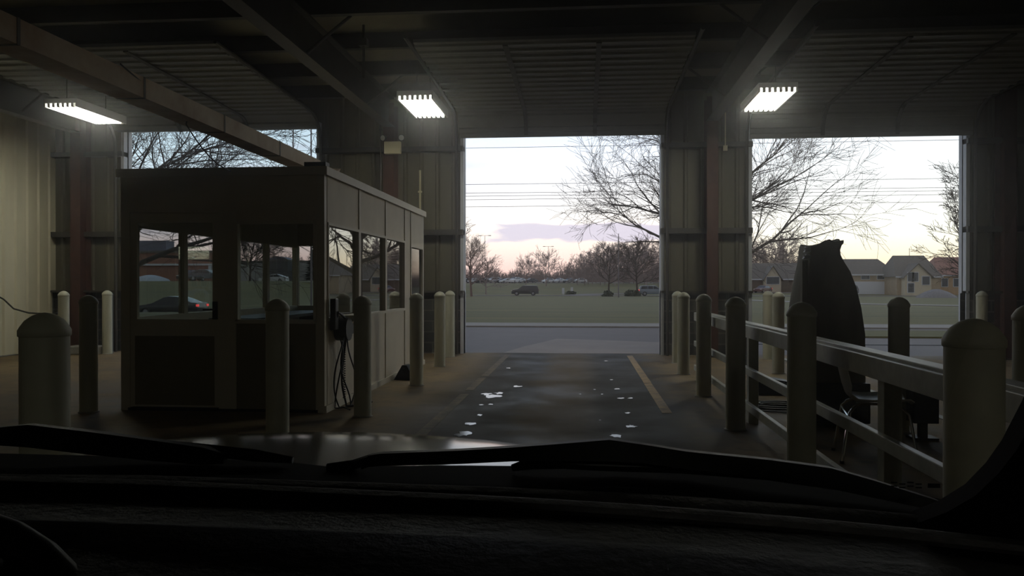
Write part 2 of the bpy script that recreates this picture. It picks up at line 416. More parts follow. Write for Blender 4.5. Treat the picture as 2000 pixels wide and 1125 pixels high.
lamps = [((-2.46, 12.1, 4.0), 'lit fluorescent tube fixture hanging above the wall post left of the middle bay'),
         ((2.72, 12.1, 4.0), 'lit fluorescent tube fixture hanging between the middle and right bays'),
         ((-7.95, 12.1, 4.0), 'lit fluorescent tube fixture hanging by the ribbed beige side wall'),
         ((1.6, -4.6, 4.0), 'added unseen fluorescent fixture behind the car, lighting the bollard fronts'),]  # assumed fixture out of view, added to light the near bollards
for i, (p, lab) in enumerate(lamps):
    o = lamp if i == 0 else copy_tree(lamp)
    o.location = p; tag(o, lab, 'ceiling lamp', 'fluorescent ceiling fixtures')

# ------------------------------------------------------------------ bollards
def make_bollard(m=M_BOLL, H=1.175, r=.085):
    t = empty('bollard')
    MB().lathe([(r, 0), (r, H - .085)], 28).build('sleeve', m, t, smooth=True)
    MB().lathe([(r + .002, H - .09), (r + .005, H - .086), (r + .005, H - .066), (r - .003, H - .052), (r - .018, H - .03), (r - .042, H - .012), (r - .065, H - .003), (.004, H)], 28).build('dome_cap', m, t, smooth=True)
    MB().lathe([(r + .012, 0), (r + .012, .006), (r, .012)], 24).build('base_ring', M_CONC, t)
    return t
bo = make_bollard()
B = [((-2.03, 2.83), 'big cream bollard in the near left corner, wholly left of the booth door', 'left'),
     ((-2.28, 5.75), 'cream bollard standing in front of the booth window corner', 'left'),
     ((-2.14, 7.55), 'cream bollard beside the cable bundle at the booth corner', 'left'),
     ((-2.12, 9.95), 'cream bollard in front of the booth side door, by the wheel chock', 'left'),
     ((-2.24, 12.25), 'cream bollard just past the booth against the dark block wall', 'left'),
     ((-2.36, 13.9), 'cream bollard at the left jamb of the middle bay', 'left'),
     ((1.215, 2.60), 'large cream bollard nearest the car on the right, beside the rail', 'right'),
     ((1.33, 5.0), 'cream bollard standing in front of the draped equipment stand', 'right'),
     ((1.335, 7.15), 'cream bollard by the first rail post from the draped stand', 'right'),
     ((1.37, 9.25), 'cream bollard at the far end of the white guard rail', 'right'),
     ((1.42, 11.5), 'cream bollard just beyond the end of the guard rail', 'right'),
     ((1.52, 13.1), 'cream bollard at the right jamb of the middle bay', 'right'),
     ((3.16, 14.0), 'cream bollard at the left jamb of the right bay', 'second lane'),
     ((2.80, 11.75), 'cream bollard behind the rail left of the draped stand, seen against the lawn', 'second lane'),
     ((2.72, 7.15), 'cream bollard right of the draped stand with a black box before it', 'second lane'),
     ((2.42, 4.55), 'cream bollard cut by the right edge of the view', 'second lane'),
     ((6.55, 13.75), 'cream bollard against the dark wall right of the right bay', 'second lane'),
     ((-4.95, 7.55), 'cream bollard directly left of the booth door', 'left'),
     ((-8.70, 12.6), 'cream bollard close to the ribbed side wall', 'left'),
     ((-8.78, 13.95), 'cream bollard at the left jamb of the left bay', 'left')]
for i, ((x, y), lab, g) in enumerate(B):
    o = bo if i == 0 else copy_tree(bo); o.location = (x, y, 0); o.rotation_euler = (0, 0, i * 1.3)
    tag(o, lab, 'bollard', {'left': 'bollards along the booth side', 'right': 'bollards along the guard rail', 'second lane': 'bollards of the right hand lane'}[g])
dk = make_bollard(mat('dark_green_paint', srgb(48, 52, 42), .7), 1.16, .075); dk.location = (-8.95, 14.28, 0); dk.name = 'bollard'
tag(dk, 'dark green post with a round top beside the red steel column', 'bollard')
tag(MB().box(-9.55, -8.86, 13.75, 14.2, 0, .14).build('concrete_curb', M_CONC, bevel=.01), 'low concrete curb block at the foot of the left bay jamb', 'curb')

# ------------------------------------------------------------------ booth
BX0, BX1, BY0, BY1, BH = -4.70, -2.57, 7.70, 12.62, 2.40
booth = empty('inspection_booth', ((BX0 + BX1) / 2, BY0, 0), label='beige panelled inspection booth with large windows and a glazed door', cat='booth')
ox, oy = booth.location.x, booth.location.y
def bb(x0, x1, y0, y1, z0, z1, name, m, par=booth, bev=.0):
    return MB().box(x0 - ox, x1 - ox, y0 - oy, y1 - oy, z0, z1).build(name, m, par, bevel=bev)
T = .06
SILL, HEAD = .91, 1.91
# corner posts
for (x, y) in ((BX0, BY0), (BX1 - .07, BY0), (BX0, BY1 - .07), (BX1 - .07, BY1 - .07)): bb(x, x + .07, y, y + .07, 0, BH, 'corner_post', M_BOOTHF)
bb(BX0 - .03, BX1 + .03, BY0 - .03, BY1 + .03, BH, BH + .05, 'roof', M_BOOTHF)
bb(BX0 - .035, BX1 + .035, BY0 - .036, BY0 - .03, BH - .03, BH + .055, 'roof_trim', M_BOOTHF)
bb(BX1 + .03, BX1 + .037, BY0 - .03, BY1 + .03, BH - .03, BH + .055, 'roof_trim', M_BOOTHF)
bb(BX0 + .01, BX1 - .01, BY0 + .01, BY1 - .01, 0.0, .03, 'booth_floor', M_RUBBER)
# long side walls
ys = [BY0 + .07, BY0 + 1.22, BY0 + 2.44, BY0 + 3.55]
for sx, (xa, xb) in (('r', (BX1 - T, BX1)), ('l', (BX0, BX0 + T))):
    yy = ys if sx == 'r' else [BY0 + .07, BY0 + 1.22, BY0 + 2.44, BY0 + 3.66, BY1 - .07]
    out = xb if sx == 'r' else xa
    e = .012 if sx == 'r' else -.012
    for k in range(len(yy) - 1):
        y0, y1 = yy[k] + .022, yy[k + 1] - .022
        bb(xa, xb, y0, y1, .03, SILL, 'lower_panel', M_BOOTH)
        bb(xa, xb, y0, y1, HEAD, BH, 'upper_panel', M_BOOTH)
        fr = MB()
        X0, X1 = (xa - ox, xb - ox + e) if sx == 'r' else (xa - ox + e, xb - ox)
        fr.box(X0, X1, y0 - oy, y1 - oy, SILL, SILL + .035); fr.box(X0, X1, y0 - oy, y1 - oy, HEAD - .03, HEAD); fr.box(X0, X1, y0 - oy, y0 - oy + .02, SILL + .03, HEAD - .02); fr.box(X0, X1, y1 - oy - .02, y1 - oy, SILL + .03, HEAD - .02)
        f = fr.build('window_frame', M_BOOTHF, booth)
        xm = (xa + xb) / 2 - ox
        MB().box(xm - .003, xm + .003, y0 - oy - .02, y1 - oy + .02, SILL + .035, HEAD - .03).build('pane', M_GLASS, f)
    for y in yy[1:-1] + ([yy[-1]]):
        X0, X1 = (xa, xb + e) if sx == 'r' else (xa + e, xb)
        bb(X0, X1, y - .022, y + .022, .03, BH, 'mullion', M_BOOTHF)
    if sx == 'r':
        # filler, then a side door with a tall glazed light
        bb(xa, xb, yy[-1] + .022, BY0 + 3.95, .03, BH, 'lower_panel', M_BOOTH)
        bb(xa, xb + e, BY0 + 3.93, BY0 + 3.97, .03, BH, 'mullion', M_BOOTHF)
        d = bb(xa + .01, xb, BY0 + 3.97, BY1 - .07, .03, .95, 'door', M_BOOTH)
        bb(xa + .01, xb, BY0 + 3.97, BY1 - .07, 1.86, BH, 'upper_panel', M_BOOTH)
        bb(xa, xb + e, BY0 + 3.97, BY1 - .07, 1.84, 1.88, 'window_frame', M_BOOTHF)
        MB().box(xa - ox + .02, xa - ox + .03, BY0 + 3.97 - oy, BY1 - .07 - oy, .95, 1.84).build('pane', mat('dark_glass', (0.02, .02, .02, 1), .08), d)
        MB().box(xb - ox, xb - ox + .03, BY0 + 4.02 - oy, BY0 + 4.06 - oy, 1.0, 1.12).build('handle', M_CHROME, d)
        bb(xb, xb + .02, BY0, BY1, 0, .07, 'base_trim', M_BOOTHF)
# back wall
bb(BX0 + .07, BX1 - .07, BY1 - T, BY1, .03, SILL, 'lower_panel', M_BOOTH)
bb(BX0 + .07, BX1 - .07, BY1 - T, BY1, HEAD, BH, 'upper_panel', M_BOOTH)
bb(-3.66, -3.61, BY1 - T, BY1, SILL, HEAD, 'mullion', M_BOOTHF)
for a, b in ((BX0 + .07, -3.66), (-3.61, BX1 - .07)):
    f = bb(a, b, BY1 - T, BY1, SILL, SILL + .03, 'window_frame', M_BOOTHF)
    MB().box(a - ox, b - ox, BY1 - .033 - oy, BY1 - .027 - oy, SILL + .03, HEAD).build('pane', M_GLASS, f)
# front wall: door on the left, window on the right
DX0, DX1, PX0, WX0, WX1 = -4.60, -3.66, -3.66, -3.48, -2.66
bb(BX0 + .07, BX1 - .07, BY0, BY0 + T, 2.02, BH, 'upper_panel', M_BOOTH)
bb(BX0 + .07, DX0, BY0 - .008, BY0 + T, 0.03, 2.02, 'door_jamb', M_BOOTHF)
bb(DX1, WX0, BY0 - .008, BY0 + T, .03, 2.02, 'mullion', M_BOOTHF)
bb(WX1, BX1 - .07, BY0, BY0 + T, .03, 2.02, 'mullion', M_BOOTHF)
bb(WX0, WX1, BY0 + .01, BY0 + T, .03, SILL - .02, 'lower_panel', M_KICK)
bb(WX0, WX1, BY0, BY0 + T, HEAD, 2.02, 'upper_panel', M_BOOTH)
fr = MB()
for q in ((WX0 - .01, WX1 + .01, SILL - .02, SILL + .02), (WX0 - .01, WX1 + .01, HEAD - .02, HEAD + .01), (WX0 - .01, WX0 + .02, SILL, HEAD), (WX1 - .02, WX1 + .01, SILL, HEAD)):
    fr.box(q[0] - ox, q[1] - ox, -.015, T, q[2], q[3])
f = fr.build('window_frame', M_BOOTHF, booth)
MB().box(WX0 - ox + .02, WX1 - ox - .02, .03, .036, SILL + .02, HEAD - .02).build('pane', M_GLASS, f)
df = MB()
for q in ((DX0, DX1, .04, .80), (DX0, DX1, HEAD + .0, 2.0), (DX0, DX0 + .07, .8, HEAD), (DX1 - .07, DX1, .8, HEAD), (DX0 + .07, DX1 - .07, .8, .93)):
    df.box(q[0] - ox, q[1] - ox, .004, .05, q[2], q[3])
door = df.build('door', M_BOOTHF, booth)
MB().box(DX0 + .07 - ox, DX1 - .07 - ox, .025, .031, .93, HEAD).build('pane', M_GLASS, door)
MB().box(DX0 + .05 - ox, DX1 - .05 - ox, -.001, .005, .06, .76).build('kick_panel', M_KICK, door)
hd = MB(); hd.cbox((DX1 - .04 - ox, -.004, 1.02), (.05, .016, .18)); hd.tube([(DX1 - .04 - ox, -.005, 1.03), (DX1 - .04 - ox, -.055, 1.03), (DX1 - .14 - ox, -.055, 1.03)], .01, 8); hd.build('handle', M_BLACK, door)
# furniture seen through the panes
dsk = empty('desk', (-4.25, 10.5, .03), label='dark office desk inside the booth below the windows', cat='desk')
MB().box(-.3, .3, -1.2, 1.9, .80, .84).build('desktop', mat('desk_top', srgb(48, 44, 38), .5), dsk)
for yy in (-1.15, 1.85): MB().box(-.28, .28, yy - .02, yy + .02, 0, .80).build('end_panel', M_BLACK, dsk)

# rectangular raceway running overhead onto the booth roof
M_DUCT = mat('duct_paint', srgb(214, 196, 168), .6, 0, 0.0, 2, col2=srgb(172, 138, 106))
du = empty('overhead_duct', (-3.1, 3.0, 2.56), label='long beige rectangular duct running overhead and landing on the booth roof', cat='duct')
yy = -7.0
while yy < 8.3:
    L_ = min(1.22, 8.95 - yy)
    MB().box(-.1, .1, yy - 3 + .004, yy - 3 + L_ - .004, 0, .14).build('duct_section', M_DUCT, du)
    MB().box(-.103, .103, yy - 3 - .012, yy - 3 + .012, -.003, .143).build('joint_collar', M_DARKSTEEL, du)
    yy += 1.22
mb = MB(); mb.prism([(5.93, .14), (5.93, .0), (6.05, -.11), (6.3, -.11), (6.62, .16), (6.3, .05)], -.1, .1, 'x'); mb.build('end_elbow', M_DUCT, du)
def sag(a, b, s, n=12):
    a, b = Vector(a), Vector(b); return [a.lerp(b, t / n) - Vector((0, 0, s * 4 * (t / n) * (1 - t / n))) for t in range(n + 1)]
tag(MB().tube(sag((-2.99, 4.9, 2.71), (-3.05, 5.9, 2.60), .02) + sag((-3.12, 6.0, 2.545), (-3.6, 8.0, 2.46), .10), .006, 5).build('cable', M_BLACK), 'thin black cable drooping from the overhead duct to the booth roof', 'cable')
MB().cbox((-3.73 - ox, .5, 2.47), (.03, .03, .06)).build('roof_stub', M_BLACK, booth)
bb(BX1 - .2, BX1 + .02, BY0 - .02, BY0 + .1, BH + .05, BH + .10, 'corner_bracket', M_BLACK)

# shelf, intercom handset unit and cable bundle at the booth corner
sh = empty('wall_shelf', (BX1, 8.6, .93), label='small pale shelf fixed below the booth side window', cat='shelf')
MB().box(.013, .22, -.55, .35, 0, .03).build('shelf_board', M_BOOTHF, sh)
for yy in (-.4, .2): MB().prism([(.013, 0), (.18, 0), (.013, -.16)], yy, yy + .02, 'y').build('bracket', M_BOOTHF, sh)
ic = empty('intercom', (BX1 + .03, 8.05, .82), label='black round cable reel unit on the booth corner above the hanging cables', cat='intercom')
MB().tube([(-.013, 0, 0), (.12, 0, 0)], .12, 20).build('drum', M_BLACK, ic, smooth=True)
MB().box(.0, .1, .16, .26, -.06, .04).build('junction_box', mat('junction_grey', srgb(52, 50, 46), .6), ic, bevel=.004)
MB().box(-.012, .05, -.24, -.14, .0, .32).build('handset_cradle', M_BLACK, ic, bevel=.01)
MB().tube([(.03, -.19, .1), (.06, -.19, .18), (.08, -.1, .14), (.09, -.02, .1)], .014, 8).build('handset', M_BLACK, ic, smooth=True)
rnd = random.Random(5)
for k in range(5):
    pts = []
    x0, y0 = BX1 + .06 + .015 * k, 7.95 + .05 * k
    zz = .78
    n = 14; amp = (.03, .16, .05, .08, .12)[k]
    for i in range(n + 1):
        t = i / n
        pts.append((x0 + .04 * math.sin(t * 5 + k), y0 + amp * math.sin(t * PI) * (-1) ** k + .02 * math.sin(9 * t + 2 * k), zz * (1 - t) + .012))
    for i in range(5): pts.append((x0 + .03 * i + .02 * k, y0 + .04 * i * (-1) ** k, .012 + .004 * k))
    tag(MB().tube(pts, .008 if k != 2 else .011, 6).build('cable', M_BLACK, smooth=True), 'black cable in the tangle hanging down the booth corner to the floor', 'cable', 'cables hanging at the booth corner')
# coiled cord
pts = [(BX1 + .09 + .014 * math.cos(i * 1.1), 8.06 + .014 * math.sin(i * 1.1), .72 - i * .0042) for i in range(150)]
tag(MB().tube(pts, .004, 5).build('coiled_cord', M_BLACK, smooth=True), 'tightly coiled black cord among the cables at the booth corner', 'cable')

def wedge(name, loc, w, l, h, lab, cat, rz=0):
    t = empty(name, loc, rz, lab, cat)
    mb = MB(); mb.prism([(-l / 2, 0), (l / 2, 0), (l / 2 - .02, .03), (.03, h), (-.04, h), (-l / 2 + .02, .03)], -w / 2, w / 2, 'x'); mb.build('wedge_body', M_RUBBER, t, bevel=.006)
    MB().tube([(-w / 2 - .0, 0, h * .6), (-w / 2 - .03, 0, h * .8), (w / 2 + .03, 0, h * .8), (w / 2, 0, h * .6)], .007, 6).build('handle', M_BLACK, t)
    return t
wedge('wheel_chock', (-2.38, 10.55, 0), .2, .3, .2, 'black wedge wheel chock on the floor against the booth side', 'wheel chock', R(80))

# ------------------------------------------------------------------ emergency light, conduits on the wall
el = empty('emergency_light', (-3.45, YW - .40, 3.77), label='cream emergency light box with two lamp heads above the red column', cat='emergency light')
M_CREAM = mat('cream_plastic', srgb(214, 206, 170), .5)
MB().box(-.15, .15, -.1, -.0, -.12, .10).build('battery_box', M_CREAM, el, bevel=.01)
for s in (-1, 1):
    h = MB().lathe([(.02, -.05), (.045, -.03), (.06, .03), (.058, .035)], 14).build('lamp_head', M_BLACK, el, smooth=True)
    h.location = (s * .16, -.07, .17); h.rotation_euler = (R(100), 0, R(20 * s))
    MB().lathe([(.052, .0), (.045, .008), (.0, .012)], 14).build('lens', mat('lamp_lens', srgb(200, 200, 190), .15), h, loc=(0, 0, .032))
    MB().tube([(s * .12, -.05, .1), (s * .16, -.05, .14)], .012, 6).build('swivel_arm', M_DARKSTEEL, el)
cd = empty('conduit', (-3.68, YW - .42, 0), label='thin vertical conduit running down the red column between left and middle bays', cat='conduit')
MB().tube([(0, 0, 1.2), (0, 0, 4.9)], .018, 8).build('pipe', M_DARKSTEEL, cd)
for z in (1.4, 2.6, 4.1): MB().cbox((0, .02, z), (.06, .06, .04)).build('strap', M_DARKSTEEL, cd)
cd2 = empty('conduit', (-3.02, YW - .1, 0), label='pale conduit on the beige ribbed wall right of the emergency light', cat='conduit')
MB().tube([(0, .0, 1.3), (0, .0, 3.4)], .02, 8).build('pipe', M_CREAM, cd2)
for z in (1.5, 3.0): MB().cbox((0, .0, z), (.07, .05, .03)).build('strap', M_CREAM, cd2)
cd3 = empty('hanging_pipe', (-3.1, 11.0, 0), label='dark drop pipe hanging from the roof over the booth', cat='pipe')
MB().tube([(0, 0, 4.95), (0, 0, 4.2)], .02, 8).build('pipe', M_DARKSTEEL, cd3); MB().cbox((0, 0, 4.7), (.12, .12, .1)).build('junction_box', M_DARKSTEEL, cd3)
cd4 = empty('conduit', (2.52, YW - .12, 0), label='thin pale pull cord and box on the wall post between middle and right bays', cat='conduit')
MB().tube([(0, .0, 3.75), (0, .0, 4.4)], .01, 6).build('cord', M_CREAM, cd4); MB().cbox((0, .0, 3.72), (.07, .06, .09)).build('switch_box', M_CREAM, cd4)
tag(MB().tube([(XL + .05, 12.0, 1.35), (XL + .07, 12.9, 1.14), (XL + .06, 13.2, 1.02), (XL + .4, 13.0, .86), (XL + .9, 12.7, .80), (-8.9, 12.62, .78), (-8.82, 12.62, .8)], .014, 6).build('hose', M_BLACK, smooth=True), 'dark hose sagging from the ribbed side wall to the bollard', 'hose')

# ------------------------------------------------------------------ guard rail
gr = empty('guard_rail', (1.53, 0, 0), label='white painted three-bar guard rail behind the right hand bollards', cat='guard rail')
MB().box(-.02, .07, 1.0, 10.8, .88, .925).build('top_rail', M_RAIL, gr, bevel=.004)
MB().box(-.06, -.02, 1.0, 10.8, .80, .91).build('top_rail', M_RAIL, gr, bevel=.004)
MB().box(-.06, -.02, 1.0, 10.8, .46, .53).build('middle_rail', M_RAIL, gr, bevel=.004)
MB().box(-.06, -.02, 1.0, 10.8, .14, .21).build('bottom_rail', M_RAIL, gr, bevel=.004)
for y in (1.1, 4.2, 7.5, 10.75): MB().box(-.02, .07, y - .045, y + .045, 0, .88).build('post', M_RAIL, gr, bevel=.004)

# ------------------------------------------------------------------ draped equipment stand
st = empty('equipment_stand', (2.28, 7.64, 0), label='tall dark equipment stand under a draped cover, flared at its top', cat='equipment stand')
M_COVER = mat('dark_cover', srgb(98, 92, 72), .75, 0, .3, 5, .5, stretch=(1, 1, .3))
rows = [(823, 1556, 1678), (770, 1552, 1680), (700, 1549, 1681), (650, 1548, 1679), (600, 1549, 1671), (560, 1554, 1661), (530, 1560, 1650), (512, 1564, 1639), (500, 1566, 1633), (490, 1567, 1632), (481, 1568, 1635), (476, 1571, 1639)]
rings = []
for y, l, r_ in rows:
    p0, p1 = at(l, y, 7.64), at(r_, y, 7.64); cx = (p0.x + p1.x) / 2 - 2.28; hw = (p1.x - p0.x) / 2; z = max(.02, p0.z)
    hd_ = .16 + .45 * hw; rg = []
    for k in range(24):
        a = 2 * PI * k / 24; ca, sa = math.cos(a), math.sin(a); q = 5 if y < 700 else 4
        rr = (abs(ca) ** q + abs(sa) ** q) ** (-1 / q); fold = 1 + .02 * math.sin(5 * a + y * .02)
        zt = z + (.03 * (ca) + .02 * math.sin(3 * a) + .015 * math.sin(7 * a + 1) if y < 480 else 0)
        rg.append((cx + hw * ca * rr * fold, hd_ * sa * rr, zt))
    rings.append(rg)
MB().loft(rings).build('cover', M_COVER, st, smooth=True)
M_TAPE = mat('silver_tape', srgb(190, 192, 196), .35, .3)
for (a, b, c, d) in ((1573, 486, 1586, 492), (1571, 499, 1585, 505), (1575, 495, 1582, 499), (1574, 481, 1582, 484)):
    p, q = at(a, b, 7.29), at(c, d, 7.29)
    MB().prism([(p.x - 2.28, q.z), (p.x - 2.27, (p.z + q.z) / 2), (p.x - 2.275, p.z), (q.x - 2.285, p.z + .003), (q.x - 2.28, q.z + .004)], -.322, -.27, 'y').build('tape_patch', M_TAPE, st)
MB().box(-.33, -.28, -.33, -.25, .5, 1.5).build('cover_seam', M_COVER, st)
MB().box(-.28, .26, -.34, .1, .04, .40).build('base_cabinet', M_BLACK, st, bevel=.01)

# ------------------------------------------------------------------ stacking chair
ch = empty('chair', (2.13, 6.05, 0), R(80), 'pale plastic shell chair on chrome legs beside the draped stand', 'chair')
M_SHELL = mat('pale_shell', srgb(170, 164, 148), .45)
# local: +Y is the back, seat faces -Y... built then turned so the seat faces the second lane
prof = [(-.23, .425), (-.2, .445), (-.1, .44), (.05, .43), (.14, .435), (.185, .47), (.21, .55), (.235, .66), (.255, .78), (.262, .80)]
rings = []
for i, (y, z) in enumerate(prof):
    w = .215 - (.02 if i == 0 else 0) - max(0, z - .5) * .12; rg = []
    top = []; bot = []
    for k in range(9):
        u = -1 + k / 4; lift = .03 * abs(u) ** 3; sh_ = (-lift if z > .5 else 0)
        top.append((w * u, y + sh_, z + (lift if z <= .5 else 0)))
    for k in range(8, -1, -1):
        u = -1 + k / 4; lift = .03 * abs(u) ** 3; sh_ = (-lift if z > .5 else 0)
        bot.append((w * u, y + sh_ + (.008 if z > .5 else 0), z + (lift if z <= .5 else 0) - (.008 if z <= .5 else 0)))
    rings.append(top + bot)
MB().loft(rings).build('seat_shell', M_SHELL, ch, smooth=True)
for s in (-1, 1):
    for f_, yy in ((-1, -.2), (1, .2)):
        MB().tube([(s * .14, yy * .55, .42), (s * .17, yy * .8, .40), (s * .20, yy * .98, .36), (s * .235, yy * 1.25, .01)], .0115, 8).build('leg', M_CHROME, ch, smooth=True)
        MB().lathe([(.015, 0), (.015, .02)], 10).build('foot_cap', M_RUBBER, ch, loc=(s * .236, yy * 1.26, 0))
    MB().tube([(s * .14, -.12, .42), (s * .14, .12, .42)], .01, 6).build('side_rail', M_CHROME, ch)
MB().tube([(-.2, .2, .35), (-.06, .17, .30), (.06, .17, .30), (.2, .2, .35)], .009, 6).build('cross_bar', M_CHROME, ch, smooth=True)

# small black things on the island between the lanes
bx = empty('speaker_box', (2.80, 6.86, 0), label='black upright box on a short stand in front of the bollard right of the chair', cat='box')
MB().box(-.10, .10, -.08, .08, .14, .46).build('case', M_BLACK, bx, bevel=.006); MB().box(-.03, .03, -.03, .03, .02, .14).build('stem', M_DARKSTEEL, bx); MB().box(-.1, .1, -.08, .08, 0, .02).build('base', M_DARKSTEEL, bx)
cs = empty('equipment_case', (2.27, 9.6, 0), label='low black case with a sloping lid on the floor behind the guard rail', cat='case')
MB().prism([(-.24, 0), (.24, 0), (.24, .10), (.12, .15), (-.2, .2), (-.24, .18)], -.15, .15, 'y').build('case_body', M_BLACK, cs, bevel=.006)
MB().tube([(-.05, -.151, .12), (-.05, -.17, .14), (.05, -.17, .14), (.05, -.151, .12)], .006, 6).build('handle', M_DARKSTEEL, cs)
wedge('wheel_chock', (2.42, 12.4, 0), .22, .34, .2, 'black wedge wheel chock on the floor of the second lane by the right bay', 'wheel chock')
for k in range(3):
    rnd = random.Random(20 + k); pts = []
    for i in range(60):
        a = i * .42; r_ = .16 + .05 * math.sin(a * .37 + k) + .012 * k; pts.append((1.98 + r_ * 1.5 * math.cos(a) + .03 * k, 8.3 + r_ * math.sin(a) + .05 * k, .012 + .006 * (i / 18) + k * .012))
    tag(MB().tube(pts, .006, 5).build('cable', M_BLACK, smooth=True), 'loosely coiled black cable on the floor left of the draped stand', 'cable', 'cable coils on the island floor')
tag(MB().box(3.38, 3.46, 1.5, 14.4, 0, .012).build('floor_joint_strip', mat('pale_joint', srgb(150, 148, 136), .6)), 'pale strip let into the floor along the edge of the second lane', 'strip')

# puddles on the wheel tracks
M_WET = mat('wet_patch', srgb(112, 116, 124), .16, 0, 0, spec=.8)
PUD = [(962, 774, 14, 'l'), (950, 770, 9, 'l'), (1010, 755, 7, 'l'), (975, 768, 8, 'l'), (922, 828, 11, 'l'), (905, 848, 14, 'l'), (893, 862, 12, 'l'), (958, 790, 5, 'l'), (940, 791, 4, 'l'), (993, 719, 4, 'l'), (937, 811, 5, 'l'),
       (1205, 760, 5, 'r'), (1213, 778, 6, 'r'), (1231, 778, 5, 'r'), (1226, 807, 5, 'r'), (1233, 833, 8, 'r'), (1203, 852, 11, 'r'), (1194, 742, 3, 'r'), (1176, 770, 2.5, 'r'), (1161, 761, 2.5, 'r'), (1133, 770, 2, 'r'), (1172, 821, 2, 'r'), (1183, 705, 3, 'r')]
for k, (px, py, w, s) in enumerate(PUD):
    rnd = random.Random(k); c = gnd(px, py); sc = w * c.y / F * 1.1; pts = []
    n = 14
    for j in range(n):
        a = 2 * PI * j / n; q = 1 + rnd.uniform(-.5, .4); pts.append((sc * q * math.cos(a), sc * 1.5 * q * math.sin(a)))
    o = MB().prism(pts, .0, .003).build('puddle', M_WET, loc=(c.x, c.y, .0))
    tag(o, 'small wet puddle on the %s wheel track of the lane' % ('left' if s == 'l' else 'right'), 'puddle', 'puddles on the %s wheel track' % ('left' if s == 'l' else 'right'))

# ------------------------------------------------------------------ outdoors: ground
M_ASPH = mat('asphalt', srgb(102, 92, 88), .7, 0, .12, 1.2, .15)
M_APRON = mat('apron_concrete', srgb(142, 128, 118), .75, 0, .12, 1.0, .1)
M_WALK = mat('sidewalk', srgb(146, 140, 132), .8, 0, .08, 2)
M_LAWN = mat('lawn', srgb(112, 104, 54), .95, 0, 0, .5, col2=srgb(84, 84, 40), stretch=(.15, 1, 1))
tag(MB().box(-60, 80, YW + .25, 24.0, -.25, -.012).build('driveway', M_ASPH), kind='structure')
ap = [gnd(*p) for p in ((980, 690), (1024, 676), (1060, 668), (1088, 661), (1180, 664), (1283, 668), (1420, 674), (1420, 691))]
tag(MB().prism([(max(p.x, -6), max(p.y, YW + .26)) for p in ap], -.05, -.004).build('concrete_apron', M_APRON), kind='structure')
tag(MB().box(4.6, 80, 19.9, 22.6, -.05, .03).build('grass_verge', M_LAWN), kind='structure')
tag(MB().box(-60, 80, 24.0, 26.0, -.2, .03).build('sidewalk', M_WALK), kind='structure')
tag(MB().box(-60, 80, 26.0, 26.5, -.2, .01).build('dark_edge', mat('dark_edging', srgb(58, 56, 54), .9, 0, .2, 4)), kind='structure')  # dark strip along the far side of the sidewalk
tag(MB().box(2.6, 80, 17.55, 17.62, -.05, .0).build('crack_line', mat('tar', srgb(40, 40, 42), .6)), kind='structure')
ZP = [(26, -.03), (40, -.08), (60, -.22), (90, -.45), (120, -.60), (135, -.64), (146, -.62), (160, -.32), (200, .80), (240, 1.75), (300, 2.5), (420, 4.0)]
def tz(x, y):
    z = ZP[-1][1]
    if y <= ZP[0][0]: z = ZP[0][1]
    else:
        for (a, za), (b, zb) in zip(ZP, ZP[1:]):
            if a <= y <= b: z = za + (zb - za) * (y - a) / (b - a); break
    z -= .85 * math.exp(-((x + 29) / 12) ** 2 - ((y - 54) / 10) ** 2)
    k = min(1, max(0, (x - 25) / 30)) * min(1, max(0, (y - 140) / 60)); z -= k * (z + .6) * .8
    ss = lambda v: (lambda q: q * q * (3 - 2 * q))(min(1, max(0, v)))
    z += 2.2 * ss((y - 64) / 30) * ss((-x - 20) / 14) * (1 - ss((y - 165) / 60))
    return z
mb = MB(); xs = [-150 + 4 * i for i in range(93)]; ysl = [26.2 + 2.2 * (1.022 ** i - 1) / .022 for i in range(78)]
vs = [(x, y, tz(x, y)) for y in ysl for x in xs]; nx = len(xs)
mb.add(vs, [(j * nx + i, j * nx + i + 1, (j + 1) * nx + i + 1, (j + 1) * nx + i) for j in range(len(ysl) - 1) for i in range(nx - 1)])
tag(mb.build('lawn', M_LAWN, smooth=True), kind='structure')
YMAX = ysl[-1]
def ribbon(name, pts, w, m, lift=.05):
    mb = MB(); ring = []
    dense = []
    for (a, b) in zip(pts, pts[1:]):
        a, b = Vector(a), Vector(b); n = max(2, int((b - a).length / 2)); dense += [a.lerp(b, i / n) for i in range(n)]
    dense.append(Vector(pts[-1])); rings = []
    for i, p in enumerate(dense):
        t = (dense[min(i + 1, len(dense) - 1)] - dense[max(i - 1, 0)]).normalized(); nn = Vector((-t.y, t.x)); l, r_ = p + nn * w / 2, p - nn * w / 2
        rings.append([(l.x, l.y, tz(l.x, l.y) + lift), (r_.x, r_.y, tz(r_.x, r_.y) + lift), (r_.x, r_.y, tz(r_.x, r_.y) - .3), (l.x, l.y, tz(l.x, l.y) - .3)])
    mb.loft(rings); return tag(mb.build(name, m), kind='structure')
ribbon('road', [(-140, 139), (-40, 138), (30, 138), (120, 134)], 6, M_ASPH)
ribbon('access_road', [(-5, 137), (2, 150), (25, 160), (60, 162), (120, 160)], 5, M_ASPH)
ribbon('footpath', [(17, 92), (21, 66), (27, 55), (40, 49), (70, 40)], 2.6, M_WALK)
ribbon('parking_lot', [(-120, 246), (0, 246), (60, 246)], 14, M_ASPH)
ribbon('street', [(-140, 62), (-80, 58), (-36, 54.5), (-16, 54), ], 5, M_ASPH, .04)
def ground_pt(px, Y, dz=0):
    p = at(px, 556, Y); return Vector((p.x, p.y, tz(p.x, p.y) + dz))

